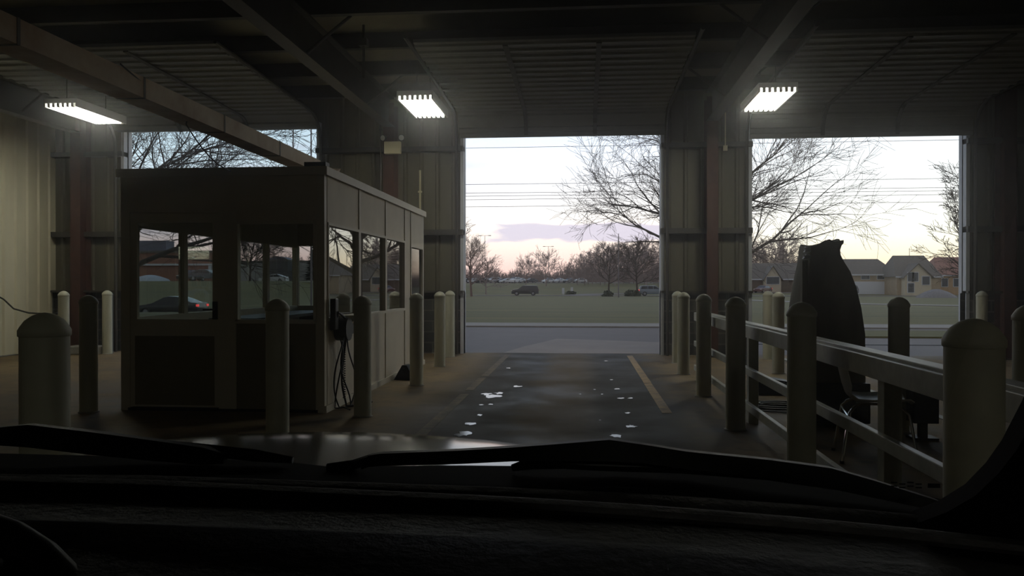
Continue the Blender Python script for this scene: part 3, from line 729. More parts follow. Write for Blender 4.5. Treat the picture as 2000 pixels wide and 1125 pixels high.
# ------------------------------------------------------------------ trees
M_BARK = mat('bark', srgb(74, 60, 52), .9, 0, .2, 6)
M_BARK_FAR = mat('bark_far_haze', srgb(148, 132, 130), .95, 0, .15, 2)  # aerial paleness of distance put into the bark colour
M_BARK_DARK = mat('bark_dark', srgb(52, 44, 40), .9, 0, .2, 6)
def tree(name, loc, H, label, seed, m=M_BARK, group=None, levels=3, spread=.9, n0=9, n1=7, n2=6, rt=.02, rmin=.006, low=.25, cat='tree', droop=0.0, flat=1.0):
    rnd = random.Random(seed); t = empty(name, loc, 0, label, cat, group)
    tr = MB(); br = MB()
    def curve(p, d, L_, n, wob, up):
        pts = [Vector(p)]; d = Vector(d).normalized()
        for i in range(n):
            d = (d + Vector((rnd.uniform(-wob, wob), rnd.uniform(-wob, wob), rnd.uniform(-wob, wob) + up))).normalized(); pts.append(pts[-1] + d * (L_ / n))
        return pts, d
    tp, _ = curve((0, 0, -.3), (0, 0, 1), H * .8, 8, .07, .12)
    tr.tube(tp, [H * rt * (1 - .8 * i / 8) + .01 for i in range(9)], 8)
    def grow(p, d, L_, r, lv):
        n = 5 if lv < levels else 3
        pts, _ = curve(p, d, L_, n, .20, .05 - droop * lv)
        rr = [max(rmin, r * (1 - .75 * i / n)) for i in range(n + 1)]
        br.tube(pts, rr, 5 if lv == 1 else (4 if lv == 2 else 3), cap=False)
        if lv >= levels: return
        k = n1 if lv == 1 else n2
        for j in range(k):
            f = rnd.uniform(.2, 1.0) if j < k - 1 else 1.0
            x = f * n; i0 = min(n - 1, int(x)); q = pts[i0].lerp(pts[i0 + 1], x - i0); dd = (pts[i0 + 1] - pts[i0]).normalized()
            side = Vector((rnd.gauss(0, 1), rnd.gauss(0, 1) * flat, rnd.gauss(0, .7))); side = (side - dd * side.dot(dd)).normalized()
            grow(q, dd + side * rnd.uniform(.45, .95), L_ * rnd.uniform(.4, .66), rr[i0] * .6, lv + 1)
    for k in range(n0):
        f = low + (1 - low) * (k + rnd.random()) / n0; x = f * 8; i0 = min(7, int(x)); q = tp[i0].lerp(tp[i0 + 1], x - i0)
        a = k * 2.4 + rnd.uniform(-.4, .4); el_ = .25 + .9 * f
        d = Vector((math.cos(a), math.sin(a) * flat, el_))
        grow(q, d, H * .5 * spread * (1.1 - .45 * f), H * rt * .55 * (1.15 - f * .7), 1)
    tr.build('trunk', m, t, smooth=True); br.build('branches', m, t)
    return t
p = ground_pt(1392, 40)
tree('bare_tree', p, 13, 'large bare tree behind the wall between the middle and right bays', 11, n0=19, n1=9, n2=7, levels=4, spread=.84, rt=.016, rmin=.007, low=.2, droop=.012)
p = ground_pt(238, 34)
tree('bare_tree', p, 13, 'large bare tree reaching over the booth at the left bay', 7, m=M_BARK_DARK, n0=20, n1=10, n2=7, levels=4, spread=1.15, rt=.02, rmin=.008, low=.2, droop=.01)
p = ground_pt(1935, 36)
tree('bare_tree', p, 7.2, 'bare tree reaching in behind the right jamb of the right bay', 19, n0=12, n1=8, n2=6, levels=4, spread=.62, rmin=.008, low=.2)
p = ground_pt(815, 62)
tree('bare_tree', p, 10, 'slender bare tree showing at the left jamb of the middle bay', 23, n0=12, n1=8, n2=5, levels=4, spread=.75, rmin=.012)
tree('bare_tree', ground_pt(921, 126), 8.6, 'round crowned bare tree on the lawn left of the black suv', 31, m=mat('bark_brown', srgb(120, 96, 88), .95), n0=15, n1=8, n2=6, levels=4, spread=.85, rmin=.008, rt=.022, low=.3)
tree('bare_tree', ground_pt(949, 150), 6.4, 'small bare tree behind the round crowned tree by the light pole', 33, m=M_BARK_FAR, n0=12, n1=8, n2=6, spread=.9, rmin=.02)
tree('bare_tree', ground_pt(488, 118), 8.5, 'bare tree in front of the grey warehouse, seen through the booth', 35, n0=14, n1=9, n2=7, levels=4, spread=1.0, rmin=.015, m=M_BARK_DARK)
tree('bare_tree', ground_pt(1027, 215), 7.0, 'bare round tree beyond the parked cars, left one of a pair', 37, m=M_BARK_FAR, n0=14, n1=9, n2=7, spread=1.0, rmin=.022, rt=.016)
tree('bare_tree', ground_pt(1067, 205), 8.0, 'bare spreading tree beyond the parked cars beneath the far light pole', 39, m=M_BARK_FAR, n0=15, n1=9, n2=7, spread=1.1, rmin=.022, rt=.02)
tree('bare_tree', ground_pt(1189, 160), 9.0, 'bare tree rising above the two dark shrubs across the lawn', 41, m=M_BARK, n0=15, n1=9, n2=6, spread=.9, rmin=.02, rt=.02)
tree('bare_tree', ground_pt(1245, 158), 9.5, 'dark bare tree just left of the right jamb beyond the silver suv', 43, m=M_BARK, n0=16, n1=9, n2=6, spread=.95, rmin=.022, rt=.02)
# far treeline: copies of three bare trees
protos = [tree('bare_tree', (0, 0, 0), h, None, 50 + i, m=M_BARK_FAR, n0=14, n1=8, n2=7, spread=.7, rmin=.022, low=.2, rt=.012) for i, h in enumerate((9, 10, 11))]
rnd = random.Random(8); k = 0
spots = []
for px in range(1112, 1300, 9): spots.append((px + rnd.uniform(-3, 3), rnd.uniform(205, 245), .62 + .5 * min(1, (px - 1100) / 90)))
for px in range(1468, 1570, 11): spots.append((px + rnd.uniform(-3, 3), rnd.uniform(205, 235), 1.35 if px < 1540 else 1.0))
for px in range(560, 650, 18): spots.append((px, 230, .8))
for px, Y, s in spots:
    o = protos[k] if k < 3 else copy_tree(protos[k % 3]); k += 1
    o.location = ground_pt(px, Y); o.rotation_euler = (0, 0, rnd.uniform(0, 6)); o.scale = (s, s, s * rnd.uniform(.9, 1.15))
    if px < 1300: tag(o, 'bare grey tree in the far treeline beyond the parked cars', 'tree', 'bare trees of the far treeline')
    else: tag(o, 'bare grey tree rising behind the roofs of the houses', 'tree', 'bare trees behind the houses')
    if px < 700: tag(o, 'bare grey tree beyond the grey warehouse, seen through the booth', 'tree', 'bare trees beyond the warehouse')
# low thicket along the horizon: twigs nobody could count
mb = MB(); rnd = random.Random(3)
for i in range(5200):
    px = rnd.uniform(860, 1600); Y = rnd.uniform(262, 330); p = ground_pt(px, Y)
    h = rnd.uniform(2.2, 5.2) * (1 if px < 1100 else 1.5) * (.7 + .3 * math.sin(px * .07) ** 2)
    d = Vector((rnd.uniform(-.35, .35), 0, 1)); mb.tube([p, p + d * h * .5, p + d * h + Vector((rnd.uniform(-.5, .5), 0, 0))], [.14, .09, .02], 3, cap=False)
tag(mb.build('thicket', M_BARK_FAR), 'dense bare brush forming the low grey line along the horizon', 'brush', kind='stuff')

# evergreen
ev = empty('evergreen_tree', ground_pt(618, 92), label='dark conical evergreen seen through the booth window', cat='tree')
MB().tube([(0, 0, -.2), (0, 0, 6.2)], [.14, .03], 8).build('trunk', M_BARK_DARK, ev)
mb = MB(); rnd = random.Random(2)
for i in range(900):
    z = rnd.uniform(.5, 6.1); rr = (6.4 - z) * .32 * rnd.uniform(.6, 1.05); a = rnd.uniform(0, 2 * PI)
    p0 = Vector((0, 0, z)); p1 = Vector((rr * math.cos(a), rr * math.sin(a), z - .15 * rr)); side = Vector((-math.sin(a), math.cos(a), 0)) * (.10 + .08 * rr)
    mid_ = p0.lerp(p1, .6); mb.add([p0, mid_ + side, p1, mid_ - side, mid_ + Vector((0, 0, -.12))], [(0, 1, 2), (0, 2, 3), (0, 4, 1), (1, 4, 2), (2, 4, 3), (3, 4, 0)])
mb.build('foliage', mat('fir_needles', srgb(42, 52, 42), .9, 0, .3, 3), ev)

# shrubs
def shrub(px, Y, w, h, lab, s):
    rnd = random.Random(s); c = ground_pt(px, Y); mb = MB()
    for i in range(260):
        a = rnd.uniform(0, 2 * PI); e = rnd.uniform(0, 1) ** .7; d = Vector((math.cos(a) * math.cos(e * 1.5), math.sin(a) * math.cos(e * 1.5), math.sin(e * 1.5)))
        p = Vector((d.x * w / 2, d.y * w / 2, d.z * h)) * rnd.uniform(.6, 1); q = rnd.uniform(.12, .25)
        vs = [p + Vector((rnd.uniform(-q, q), rnd.uniform(-q, q), rnd.uniform(-q, q) + .05)) for _ in range(4)]; mb.add(vs, [(0, 1, 2), (0, 2, 3), (0, 3, 1), (1, 3, 2)])
    mb.lathe([(w * .42, 0), (w * .4, h * .5), (w * .25, h * .8), (.02, h * .92)], 14)
    tag(mb.build('shrub', mat('shrub_leaf', srgb(54, 60, 42), .9, 0, .3, 3), loc=c), lab, 'shrub')
shrub(1187, 128, 1.9, .85, 'single rounded dark shrub on the lawn under the treeline', 1)
shrub(1231, 132, 2.2, .95, 'wide dark shrub directly left of the silver suv', 2)
shrub(1243, 133, 1.8, .9, 'dark shrub nearest the tail of the silver suv', 3)
shrub(1115, 150, 2.2, .5, 'low dark planting bed at the foot of the small white signs', 4)

# ------------------------------------------------------------------ cars
M_TIRE = mat('tire', srgb(22, 22, 24), .8); M_RIM = mat('rim', srgb(150, 150, 155), .3, .7); M_CARGLASS = mat('car_glass', srgb(20, 24, 30), .06)
M_TAIL = mat('tail_lamp_lit', (.5, .02, .02, 1), .3, emit=(1, .08, .08), estr=1.3)
M_HEAD = mat('head_lamp', srgb(220, 215, 205), .2)
def car(name, loc, rz, kind_, paint, label, group=None, lit=False):
    t = empty(name, loc, rz, label, 'car', group)        # nose towards -X
    if kind_ == 'suv':
        L_, W, belt, roof = 4.7, .92, 1.12, 1.72
        top = [(-2.35, .72), (-2.25, .95), (-1.3, 1.10), (-1.15, 1.13), (-.45, 1.66), (-.2, 1.72), (1.6, 1.72), (2.1, 1.66), (2.28, 1.1), (2.33, .75)]
        win = [(-1.02, 1.14, -.42, 1.58, -.05, 1.62, -.05, 1.14), (.02, 1.14, .02, 1.62, .85, 1.62, .85, 1.14), (.93, 1.14, .93, 1.62, 1.85, 1.60, 2.05, 1.14)]
    else:
        L_, W, belt, roof = 4.7, .88, .92, 1.42
        top = [(-2.35, .6), (-2.25, .74), (-1.3, .88), (-1.0, .93), (-.25, 1.34), (.1, 1.42), (.8, 1.41), (1.3, 1.25), (1.85, 1.02), (2.25, .98), (2.35, .65)]
        win = [(-.8, .95, -.2, 1.29, .15, 1.34, .15, .95), (.22, .95, .22, 1.34, .8, 1.33, 1.5, 1.0)]
    rings = []
    for x, z in top:
        zb = min(z, belt); k = max(0, (z - belt)) / (roof - belt); w2 = W * (1 - .24 * k); sh_ = .93 if abs(x) > 2.2 else 1
        rings.append([(x, -W * sh_ * .97, .28), (x, -W * sh_, zb * .7), (x, -W * sh_ * .97, zb), (x, -w2 * sh_, z), (x, -w2 * .6, z + .02), (x, w2 * .6, z + .02), (x, w2 * sh_, z), (x, W * sh_ * .97, zb), (x, W * sh_, zb * .7), (x, W * sh_ * .97, .28)])
    MB().loft(rings).build('body', paint, t, smooth=True)
    for q in win:
        for s in (-1, 1):
            def wy(z): return s * (W * (1 - .24 * max(0, z - belt) / (roof - belt)) * (.985) + .012)
            vs = [(q[i], wy(q[i + 1]), q[i + 1]) for i in range(0, 8, 2)]; vi = [(x, y - s * .02, z) for x, y, z in vs]
            MB().add(vs + vi, [(0, 1, 2, 3), (4, 7, 6, 5), (0, 4, 5, 1), (1, 5, 6, 2), (2, 6, 7, 3), (3, 7, 4, 0)]).build('side_window', M_CARGLASS, t)
    f0 = (top[3], top[4]); mbw = MB()
    (x0, z0), (x1, z1) = f0; wb_, wt_ = W * .82, W * .64
    mbw.add([(x0 + .03, -wb_, z0 + .035), (x0 + .03, wb_, z0 + .035), (x1, wt_, z1 + .03), (x1, -wt_, z1 + .03), (x0 + .05, -wb_, z0), (x0 + .05, wb_, z0), (x1 + .03, wt_, z1), (x1 + .03, -wt_, z1)], [(0, 1, 2, 3), (4, 7, 6, 5), (0, 4, 5, 1), (2, 6, 7, 3), (0, 3, 7, 4), (1, 5, 6, 2)])
    mbw.build('windscreen', M_CARGLASS, t)
    rr = .36 if kind_ == 'suv' else .32
    for x in (-1.45, 1.4):
        for s in (-1, 1):
            w_ = MB().tube([(x, s * (W - .2), rr), (x, s * (W + .015), rr)], rr, 18).build('wheel', M_TIRE, t, smooth=True)
            MB().tube([(x, s * (W + .0), rr), (x, s * (W + .025), rr)], rr * .6, 14).build('rim', M_RIM, w_)
    zt = .95 if kind_ == 'suv' else .80
    for s in (-1, 1):
        MB().cbox((2.30, s * (W * .82), zt), (.12, .24, .16)).build('tail_lamp', M_TAIL if lit else mat('tail_lamp_dull', srgb(90, 20, 20), .3), t)
        MB().cbox((-2.28, s * (W * .78), .68 if kind_ != 'suv' else .82), (.14, .3, .13)).build('head_lamp', M_HEAD, t)
    return t
P_BLACK = mat('paint_black', srgb(26, 27, 34), .22); P_SILVER = mat('paint_silver', srgb(120, 130, 140), .3, .4); P_WHITE = mat('paint_white', srgb(215, 218, 222), .35)
P_NAVY = mat('paint_dark_blue', srgb(18, 24, 34), .2); P_RED = mat('paint_dark_red', srgb(78, 30, 34), .3); P_GREY = mat('paint_grey', srgb(90, 94, 100), .3, .3)
def cpos(px, Y): return ground_pt(px, Y, .05)
car('suv', cpos(1026, 138), 0, 'suv', P_BLACK, 'black suv driving across behind the lawn in the middle bay')
car('suv', cpos(1275, 135), PI, 'suv', P_SILVER, 'silver suv with red tail lamp at the right jamb of the middle bay', lit=True)
car('sedan', cpos(335, 54.3), 0, 'sedan', P_NAVY, 'dark sedan with lit red tail lamps seen through the booth door window', lit=True)
car('sedan', cpos(1490, 160), 0.9, 'sedan', P_RED, 'small dark red car parked before the houses by the right bay', lit=True)
car('sedan', cpos(405, 96), PI, 'sedan', P_GREY, 'grey car parked before the brick building seen through the booth', lit=False)
car('sedan', cpos(374, 99), PI / 2, 'sedan', P_BLACK, 'car with glowing tail lamps before the brick building', lit=True)
car('suv', cpos(1648, 148), 0.0, 'suv', P_GREY, 'grey vehicle parked just left of the white garage door', lit=False)
car('sedan', cpos(535, 130), 0, 'sedan', P_WHITE, 'white car parked before the grey warehouse seen through the booth')
lot = [(912, 'sedan', P_GREY), (924, 'sedan', P_WHITE), (941, 'sedan', P_BLACK), (950, 'sedan', P_WHITE), (963, 'suv', P_WHITE), (979, 'sedan', P_GREY), (990, 'sedan', P_WHITE), (1005, 'suv', P_WHITE), (1016, 'sedan', P_WHITE), (1036, 'sedan', P_GREY), (1071, 'sedan', P_WHITE), (1092, 'sedan', P_WHITE), (1132, 'sedan', P_WHITE), (1112, 'sedan', P_GREY)]
protoc = {}
rnd = random.Random(4)
for px, kd, pt in lot:
    key = (kd, pt.name)
    lab = {('sedan', 'paint_white'): 'white car parked in the distant row across the lawn', ('sedan', 'paint_grey'): 'grey car parked in the distant row across the lawn', ('sedan', 'paint_black'): 'black car parked in the distant row behind the round crowned tree', ('suv', 'paint_white'): 'white van-like suv parked in the distant row across the lawn'}[key]
    if key not in protoc: o = protoc[key] = car(kd, (0, 0, 0), 0, kd, pt, lab, 'cars in the distant parking row')
    else: o = copy_tree(protoc[key])
    o.location = cpos(px, rnd.uniform(243, 249)); o.rotation_euler = (0, 0, rnd.uniform(.5, 1.2))

# small white sign posts
for px, Y, lab in ((1100, 140, 'small white sign post right of the black suv'), (1117, 150, 'small white sign post further back beside the planting bed')):
    c = ground_pt(px, Y); t = empty('sign_post', c, 0, lab, 'sign')
    MB().box(-.22, .22, -.04, .04, .3, 1.35).build('sign_board', M_TRIM, t); MB().box(-.05, .05, -.05, -.041, 0, .3).build('post', M_TRIM, t)

# ------------------------------------------------------------------ light poles, wires
M_POLE = mat('pole_grey', srgb(112, 104, 108), .5, .3)
def pole(px, Y, H, lab, rr=.09, head=True):
    c = ground_pt(px, Y); t = empty('light_pole', c, 0, lab, 'light pole')
    MB().tube([(0, 0, -.2), (0, 0, H)], [rr, rr * .6], 8).build('pole', M_POLE, t)
    if head:
        MB().tube([(-1.0, 0, H), (1.0, 0, H)], .04, 6).build('arm', M_POLE, t)
        for s in (-1, 1): MB().cbox((s * 1.25, 0, H), (.7, .35, .14)).build('lamp_head', M_POLE, t)
    return t
pole(947, 200, 13.4 - tz(0, 200) + .1, 'tall twin-head light pole at the left of the middle bay')
pole(1071, 235, 12.6 - tz(0, 235), 'tall twin-head light pole over the spreading far tree')
pole(1208, 118, 9.4, 'light pole standing on the lawn before the treeline', .09, False)
pole(573, 60, 15, 'thin pole rising in the left bay above the booth, left one', .07, False)
pole(608, 56, 15, 'pole rising in the left bay above the booth, beside the jamb', .08, False)
pole(1776, 150, 8.5, 'thin light pole in front of the large tan house', .07, False)
pole(1576, 90, 8.3, 'thin light pole left of the draped stand against the sky', .05, False)
for y_, zz, lab in ((286, 0, 'topmost overhead wire crossing the sky of the middle bay'), (358, 0, 'second overhead wire from the top across the middle bay'), (375, 0, 'third overhead wire from the top across the middle bay'), (381, 0, 'fourth overhead wire, close under the third'), (388, 0, 'fifth overhead wire from the top across the middle bay'), (402, 0, 'lowest overhead wire crossing above the cloud')):
    z = at(1100, y_, 60).z; pts = []
    for k in range(41):
        X = -90 + 5 * k; u = ((X + 10) / 60.0); pts.append((X, 60, z + .12 * (u * u - .1)))
    tag(MB().tube(pts, .016, 4).build('overhead_wire', mat('wire_dark', srgb(70, 68, 72), .7)), lab, 'wire', 'overhead wires across the bays')

# ------------------------------------------------------------------ buildings
M_ROOFG = mat('roof_shingle', srgb(112, 106, 100), .9, 0, .15, 3); M_ROOFR = mat('roof_shingle_red', srgb(160, 120, 108), .9, 0, .2, 1.5)
M_TAN = mat('tan_brick', srgb(178, 162, 136), .85, 0, .15, 2); M_SIDING = mat('pale_siding', srgb(200, 190, 168), .8, 0, .08, 2); M_WHITE = mat('white_board', srgb(205, 210, 218), .6)
M_WIN = mat('house_window', srgb(60, 64, 72), .15)
def house(px0, px1, Y, eave, ridge, wallm, roofm, lab, gable=None, wins=(), garage=None, depth=9):
    a, b = at(px0, 556, Y), at(px1, 556, Y); x0, x1 = a.x, b.x; z0 = min(tz(x0, Y), tz(x1, Y)) - .3; cx = (x0 + x1) / 2; w = (x1 - x0) / 2
    ze, zr = at((px0 + px1) / 2, eave, Y).z - z0, at((px0 + px1) / 2, ridge, Y + depth / 2).z - z0
    t = empty('house', (cx, Y, z0), 0, lab, 'house')
    MB().box(-w, w, 0, depth, 0, ze).build('wall', wallm, t)
    o = .4; hip = min(w * .25, 2.2)
    mb = MB(); mb.add([(-w - o, -o, ze - .05), (w + o, -o, ze - .05), (w + o, depth + o, ze - .05), (-w - o, depth + o, ze - .05), (-w + hip, depth / 2, zr), (w - hip, depth / 2, zr)], [(0, 1, 5, 4), (2, 3, 4, 5), (0, 4, 3), (1, 2, 5), (0, 3, 2, 1)]); mb.build('roof', roofm, t)
    MB().box(-w - o, w + o, -o - .05, -o, ze - .2, ze + .02).build('gutter', M_WHITE, t)
    if gable:
        for (gx0, gx1, gz) in gable:
            g0, g1 = at(gx0, 556, Y).x - cx, at(gx1, 556, Y).x - cx; gt = at((gx0 + gx1) / 2, gz, Y - 1.5).z - z0
            MB().prism([(g0, 0), (g1, 0), (g1, ze), ((g0 + g1) / 2, gt), (g0, ze)], -1.5, 0, 'y').build('gable_front', M_SIDING, t)
            mb = MB(); q = .35; m_ = (g0 + g1) / 2
            for (ax, bx_) in ((g0 - q, m_), (g1 + q, m_)):
                za = ze - .2; mb.add([(ax, -1.9, za), (bx_, -1.9, gt + .12), (bx_, depth / 2, gt + .12), (ax, depth / 2, za), (ax, -1.9, za - .15), (bx_, -1.9, gt - .03), (bx_, depth / 2, gt - .03), (ax, depth / 2, za - .15)], [(0, 1, 2, 3), (4, 7, 6, 5), (0, 4, 5, 1), (2, 6, 7, 3), (0, 3, 7, 4), (1, 5, 6, 2)])
            mb.build('gable_roof', roofm, t)
    for (wx, wy, ww, wh) in wins:
        c = at(wx, wy, Y); f = MB().cbox((c.x - cx, -.03 if not gable else -1.54, c.z - z0), (ww + .2, .1, wh + .2)).build('window_frame', M_WHITE, t)
        MB().cbox((c.x - cx, -.09 if not gable else -1.6, c.z - z0), (ww, .04, wh)).build('pane', M_WIN, f)
    if garage:
        c0, c1 = at(garage[0], garage[3], Y), at(garage[1], garage[2], Y)
        MB().box(c0.x - cx, c1.x - cx, -.12, 0, c0.z - z0, c1.z - z0).build('garage_door', M_WHITE, t)
    return t
house(1462, 1592, 165, 545, 514, mat('dark_brick', srgb(112, 96, 84), .9, 0, .2, 2), M_ROOFG, 'low dark house left of the draped stand with a pointed gable', gable=[(1490, 1522, 520)], wins=[(1500, 548, 1.2, 1.4), (1512, 548, 1.2, 1.4)])
house(1590, 1752, 152, 536, 506, M_TAN, M_ROOFG, 'long tan house with a white garage door right of the draped stand', wins=[(1655, 556, 1.0, 1.5), (1690, 541, 1.4, .8), (1720, 541, 1.2, .8)], garage=(1668, 1736, 550, 576))
house(1752, 1836, 146, 540, 499, mat('tan_house_wall', srgb(172, 154, 128), .85, 0, .15, 2), M_ROOFG, 'tallest tan house with a wide front gable in the right bay', gable=[(1760, 1812, 515)], wins=[(1772, 541, 1.0, 1.5), (1780, 541, 1.0, 1.5), (1801, 548, 1.2, 1.4), (1772, 562, 1.0, 1.6)])
house(1830, 1960, 150, 537, 502, mat('orange_tan_wall', srgb(182, 154, 120), .85, 0, .15, 2), M_ROOFR, 'house with a reddish roof at the right jamb of the right bay', wins=[(1845, 552, 1.0, 1.4), (1868, 552, 1.0, 1.4)])
# low hedge and gravel mound
c = ground_pt(1829, 118); rings = []
for r_, z in ((3.0, -.3), (2.4, .35), (1.4, .9), (.5, 1.2), (.05, 1.25)): rings.append([(r_ * math.cos(a * PI / 9) * (1 + .08 * math.sin(a * 3)), .6 * r_ * math.sin(a * PI / 9), z) for a in range(18)])
tag(MB().loft(rings).build('gravel_mound', mat('gravel_grey', srgb(140, 138, 140), .95, 0, .2, 5), loc=c, smooth=True), 'pale grey gravel mound on the lawn before the reddish roofed house', 'mound')
c = ground_pt(293, 98); rings = []
for r_, z in ((2.9, -.3), (2.3, .3), (1.4, .6), (.6, .8), (.05, .84)): rings.append([(r_ * math.cos(a * PI / 9) * (1 + .1 * math.sin(a * 3 + 1)), .5 * r_ * math.sin(a * PI / 9), z) for a in range(18)])
tag(MB().loft(rings).build('pale_mound', mat('old_snow', srgb(186, 196, 208), .9, 0, .15, 3), loc=c, smooth=True), 'whitish mound in front of the brick building seen through the booth', 'mound')

def block(name, px0, px1, ytop, Y, m, lab, depth=14, extra=None, roofm=None, arch=0):
    a, b = at(px0, 556, Y), at(px1, 556, Y); z0 = min(tz(a.x, Y), tz(b.x, Y)) - .3; cx = (a.x + b.x) / 2; w = (b.x - a.x) / 2; H = at((px0 + px1) / 2, ytop, Y).z - z0
    t = empty(name, (cx, Y, z0), 0, lab, 'building')
    MB().box(-w, w, 0, depth, 0, H).build('wall', m, t)
    MB().box(-w - .15, w + .15, -.15, depth, H, H + .3).build('parapet', roofm or M_ROOFG, t)
    return t, cx, z0, w, H
M_BRICK = mat('red_brick', srgb(152, 106, 88), .9, 0, .12, 3)
t, cx, z0, w, H = block('brick_building', 190, 432, 494, 104, M_BRICK, 'long brick building with a white band seen through the booth door window', depth=3)
for (a, b, c_, d) in ((190, 415, 515, 519), (409, 415, 519, 536)):
    p, q = at(a, d, 104), at(b, c_, 104); MB().box(p.x - cx, q.x - cx, -.35, 0, p.z - z0, q.z - z0).build('white_band', M_WHITE, t)
p, q = at(200, 470, 104), at(320, 494, 104); MB().box(p.x - cx, q.x - cx, .6, 2.8, H, p.z - z0).build('roof_unit', mat('slate_metal', srgb(104, 104, 124), .6), t)
p = at(379, 505, 104); MB().cbox((p.x - cx, -.2, p.z - z0), (.4, .3, .4)).build('wall_lamp', M_WHITE, t)
t, cx, z0, w, H = block('warehouse', 455, 660, 512, 150, mat('warehouse_grey', srgb(152, 152, 152), .8, 0, .1, 1), 'long grey warehouse seen through the booth front window')
t2, cx, z0, w, H = block('warehouse', 520, 562, 510, 146, mat('warehouse_dark', srgb(78, 80, 84), .8), 'dark warehouse block with a low arched roof in front of the grey one', depth=3.5)
mb = MB(); poly = [(-w, H)] + [(w * math.cos(PI - PI * k / 10), H + .9 * math.sin(PI * k / 10)) for k in range(1, 10)] + [(w, H)]
mb.prism(poly, .3, 3.2, 'y'); mb.build('arched_roof', mat('slate_metal'.strip(), srgb(104, 104, 124), .6), t2)

# ------------------------------------------------------------------ the car the photograph is taken from
M_DASH = mat('dash_vinyl', srgb(34, 32, 29), .62, 0, .15, 60, .35); M_TRIMB = mat('cowl_plastic', srgb(12, 12, 12), .9, spec=.1)
M_HOOD = mat('hood_paint', srgb(84, 86, 62), .13, .1)
car_ = empty('car', (-.43, .6, 0), label='car around the viewpoint with dark dashboard, wipers and pale hood', cat='car')
cxx, cyy = car_.location.x, car_.location.y
def L2(v): return (v[0] - cxx, v[1] - cyy, v[2])
# hood: crowned sheet
rings = []
for i in range(15):
    Y = .99 + (1.72 - .99) * i / 14; rg = []; t_ = i / 14
    zc = 1.03 - .04 * (Y - 1.0) - .38 * max(0, Y - 1.3) ** 2 - .065 * t_ ** 6 + .02 * t_ ** 3
    for k in range(21):
        u = -1 + k / 10; rg.append((u * .68, Y - cyy - .16 * u * u * t_, zc - .055 * u * u - .05 * u ** 6))
    rg += [(x, y, z - .02) for x, y, z in reversed(rg)]
    rings.append(rg)
MB().loft(rings).build('hood', M_HOOD, car_, smooth=True)
# body below the hood
MB().box(-.74, .74, .3, .92, .45, .86).build('front_body', M_HOOD, car_, bevel=.05)
# cowl (black strip at the windshield foot), points traced on a plane 0.93 m ahead, then given depth
top = [(-60, 884), (300, 893), (560, 902), (640, 911), (900, 909), (1200, 912), (1330, 918), (1500, 938), (1700, 965), (1850, 990), (1960, 1010)]
def sweep(pts, Y0, drop, depth, name, m, par=car_, smooth=True, dz=0):
    rings = []
    for px, py in pts:
        p = at(px, py, Y0); x, y, z = L2(p)
        rings.append([(x, y, z), (x, y - depth, z + .004 + dz), (x, y - depth, z - drop), (x, y, z - drop)])
    return MB().loft(rings).build(name, m, par, smooth=smooth)
sweep(top, .95, .12, .16, 'cowl', M_TRIMB)
# dashboard surface: ridged vinyl top running from the glass to the passenger
def dash_y(px): return 941 + .024 * max(0, px - 300) + .00003 * max(0, px - 900) ** 2
rings = []
prof = [(.80, 0, -.02), (.79, 0, 0.0), (.765, 0, .006), (.75, 0, .002), (.735, 0, -.008), (.66, 0, -.008), (.64, 0, -.004), (.60, 0, -.008), (.50, 0, -.020), (.42, 0, -.040), (.36, 0, -.065), (.30, 0, -.11), (.27, 0, -.2), (.27, 0, -.32)]
cols = [-500, -300, -100, 0, 150, 300, 450, 640, 800, 950, 1100, 1250, 1400, 1550, 1700, 1850, 2000, 2150]
for px in cols:
    p0 = at(px, 950, .80); z0 = EYE.z - .80 * (dash_y(px) - 556) / F
    x0 = p0.x; tilt = .05 * (x0 + .43)
    rings.append([(x0 - cxx, Yp + tilt - .0 - cyy, z0 + dz) for (Yp, _, dz) in prof] + [(x0 - cxx, .80 - cyy, z0 - .32)])
MB().loft(rings).build('dashboard', M_DASH, car_, smooth=True)
# soft pad ridge along the dash (the sheen line)
rings = []
for px in cols:
    z0 = EYE.z - .70 * (dash_y(px) + 22 - 556) / F + .0; p = at(px, 950, .72); q = []
    for k in range(8):
        a = 2 * PI * k / 8; q.append((p.x - cxx, .70 + .012 * math.cos(a) - cyy, z0 - .003 + .006 * math.sin(a)))
    rings.append(q)
MB().loft(rings).build('dash_pad_ridge', M_DASH, car_, smooth=True)
# wipers: arm and blade, lying low on the glass
def wiper(arm, blade, Y0, name='wiper'):
    a = [L2(at(px, py, Y0)) for px, py in blade]; o = MB().tube(a, [.004] + [.0075] * (len(a) - 2) + [.004], 8).build(name, M_BLACK, car_, smooth=True)
    rings = []
    for (px, py, h) in arm:
        p = at(px, py, Y0 - .012); q = at(px, py + h, Y0 - .012); x, y, z = L2(p); z2 = q.z
        rings.append([(x, y - .006, z), (x, y + .006, z), (x, y + .006, z2), (x, y - .006, z2)])
    MB().loft(rings).build('wiper_arm', M_BLACK, o, smooth=True)
    return o
wiper([(-60, 838, 28), (0, 834, 34), (60, 828, 44), (180, 842, 44), (300, 858, 40), (400, 872, 34), (440, 884, 20)], [(60, 858), (200, 864), (330, 872), (410, 880), (500, 890), (572, 899)], .93)
wiper([(708, 903, 12), (722, 888, 22), (745, 884, 24), (900, 878, 26), (1000, 872, 27), (1080, 866, 32), (1190, 857, 42), (1260, 867, 36), (1340, 880, 34), (1500, 896, 36), (1620, 912, 40), (1700, 935, 34), (1830, 976, 20)], [(1000, 914), (1040, 904), (1100, 903), (1170, 907), (1330, 912), (1500, 925), (1660, 948), (1850, 985)], .91)
MB().tube([L2(at(640, 915, .93)), L2(at(690, 908, .93)), L2(at(730, 895, .92))], .006, 8).build('wiper_pivot', M_BLACK, car_, smooth=True)
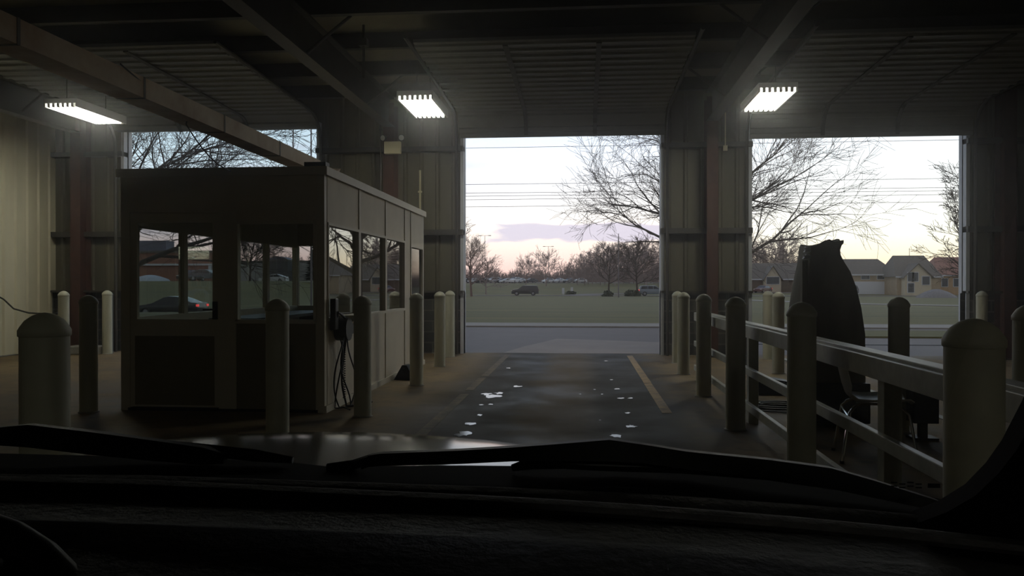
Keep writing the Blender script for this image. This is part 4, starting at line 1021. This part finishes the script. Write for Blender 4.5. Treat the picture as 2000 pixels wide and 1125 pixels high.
# windshield pane: raked, curved slightly
wsp = []
for k in range(13):
    u = -1 + k / 6; wsp.append([( u * .72, .90 - cyy - .10 * u * u, .985), (u * .66, .30 - cyy - .06 * u * u, 1.62), (u * .66, .306 - cyy - .06 * u * u, 1.62), (u * .72, .906 - cyy - .10 * u * u, .985)])
MB().loft(wsp).build('windshield', clear_mat('windshield_glass', (.97, .98, .975)), car_)
# roof panel over the cabin, shading the dashboard
rings = []
for yy in (.30, .1, -.4, -1.2, -2.2):
    zz = 1.625 + .05 * (1 - abs(yy + .6) / 1.6); rg = []
    for k in range(9):
        u = -1 + k / 4; rg.append((u * .70, yy - cyy, zz - .05 * u * u))
    rings.append(rg + [(x, y, z + .05) for x, y, z in reversed(rg)])
MB().loft(rings).build('roof', M_TRIMB, car_, smooth=True)
mb = MB()
for (a, b, c, d) in [(1812, 944, 1836, 953)] + [(1740 + 16 * k, 941 + 3 * (k % 2) + 7 * r, 1752 + 16 * k, 943.5 + 3 * (k % 2) + 7 * r) for k in range(4) for r in (0, 1)]:
    p, q = L2(at(a, b, .84)), L2(at(c, d, .84)); mb.box(p[0], q[0], p[1] - .0005, p[1], q[2], p[2])
mb.build('glass_marking', mat('frit_print', srgb(10, 8, 6), .8), car_)
# right A-pillar rising from the corner of the dash
pil = [(1770, 1030), (1850, 1000), (1905, 968), (1950, 925), (1985, 880), (2030, 800), (2080, 690), (2140, 520), (2200, 300), (2260, 60), (2300, -150)]
rings = []
for i, (px, py) in enumerate(pil):
    Yp = .80 - .05 * i; p = at(px, py, Yp); x, y, z = L2(p); w_ = .16
    rings.append([(x, y, z), (x + w_, y - .02, z - .04), (x + w_, y + .05, z - .04), (x + .01, y + .04, z)])
MB().loft(rings).build('a_pillar', M_TRIMB, car_, smooth=True)
# steering wheel rim in the low left corner
wc = at(-300, 1560, .50); pts = []
for k in range(37):
    a = 2 * PI * k / 36; v = Vector((.185 * math.cos(a), .185 * math.sin(a) * math.sin(R(25)), .185 * math.sin(a) * math.cos(R(25)))); pts.append(L2(wc + v))
sw = MB().tube(pts, .014, 10, cap=False).build('steering_wheel', M_BLACK, car_, smooth=True)
c_ = Vector(L2(wc)); mb = MB()
for a in (0, PI, -PI / 2): mb.tube([c_, c_ + Vector((.18 * math.cos(a), 0, .18 * math.sin(a)))], .015, 8)
mb.build('spokes', M_BLACK, sw)

# ------------------------------------------------------------------ added scatter volume imitating the windshield's veiling glare
hz = bpy.data.materials.new('glare_veil'); hz.use_nodes = True; nt = hz.node_tree; nt.nodes.clear()
o_ = nt.nodes.new('ShaderNodeOutputMaterial'); v_ = nt.nodes.new('ShaderNodeVolumeScatter')
v_.inputs['Color'].default_value = (1, 1, 1, 1); v_.inputs['Density'].default_value = 0.0075; v_.inputs['Anisotropy'].default_value = 0.92
nt.links.new(v_.outputs[0], o_.inputs['Volume'])
tag(MB().box(XL + .02, XR - .02, YB + .2, YW - .02, .01, ZR - .01).build('glare_veil', hz), 'added scatter volume imitating windshield glare in the building', 'glare_veil', kind='stuff')
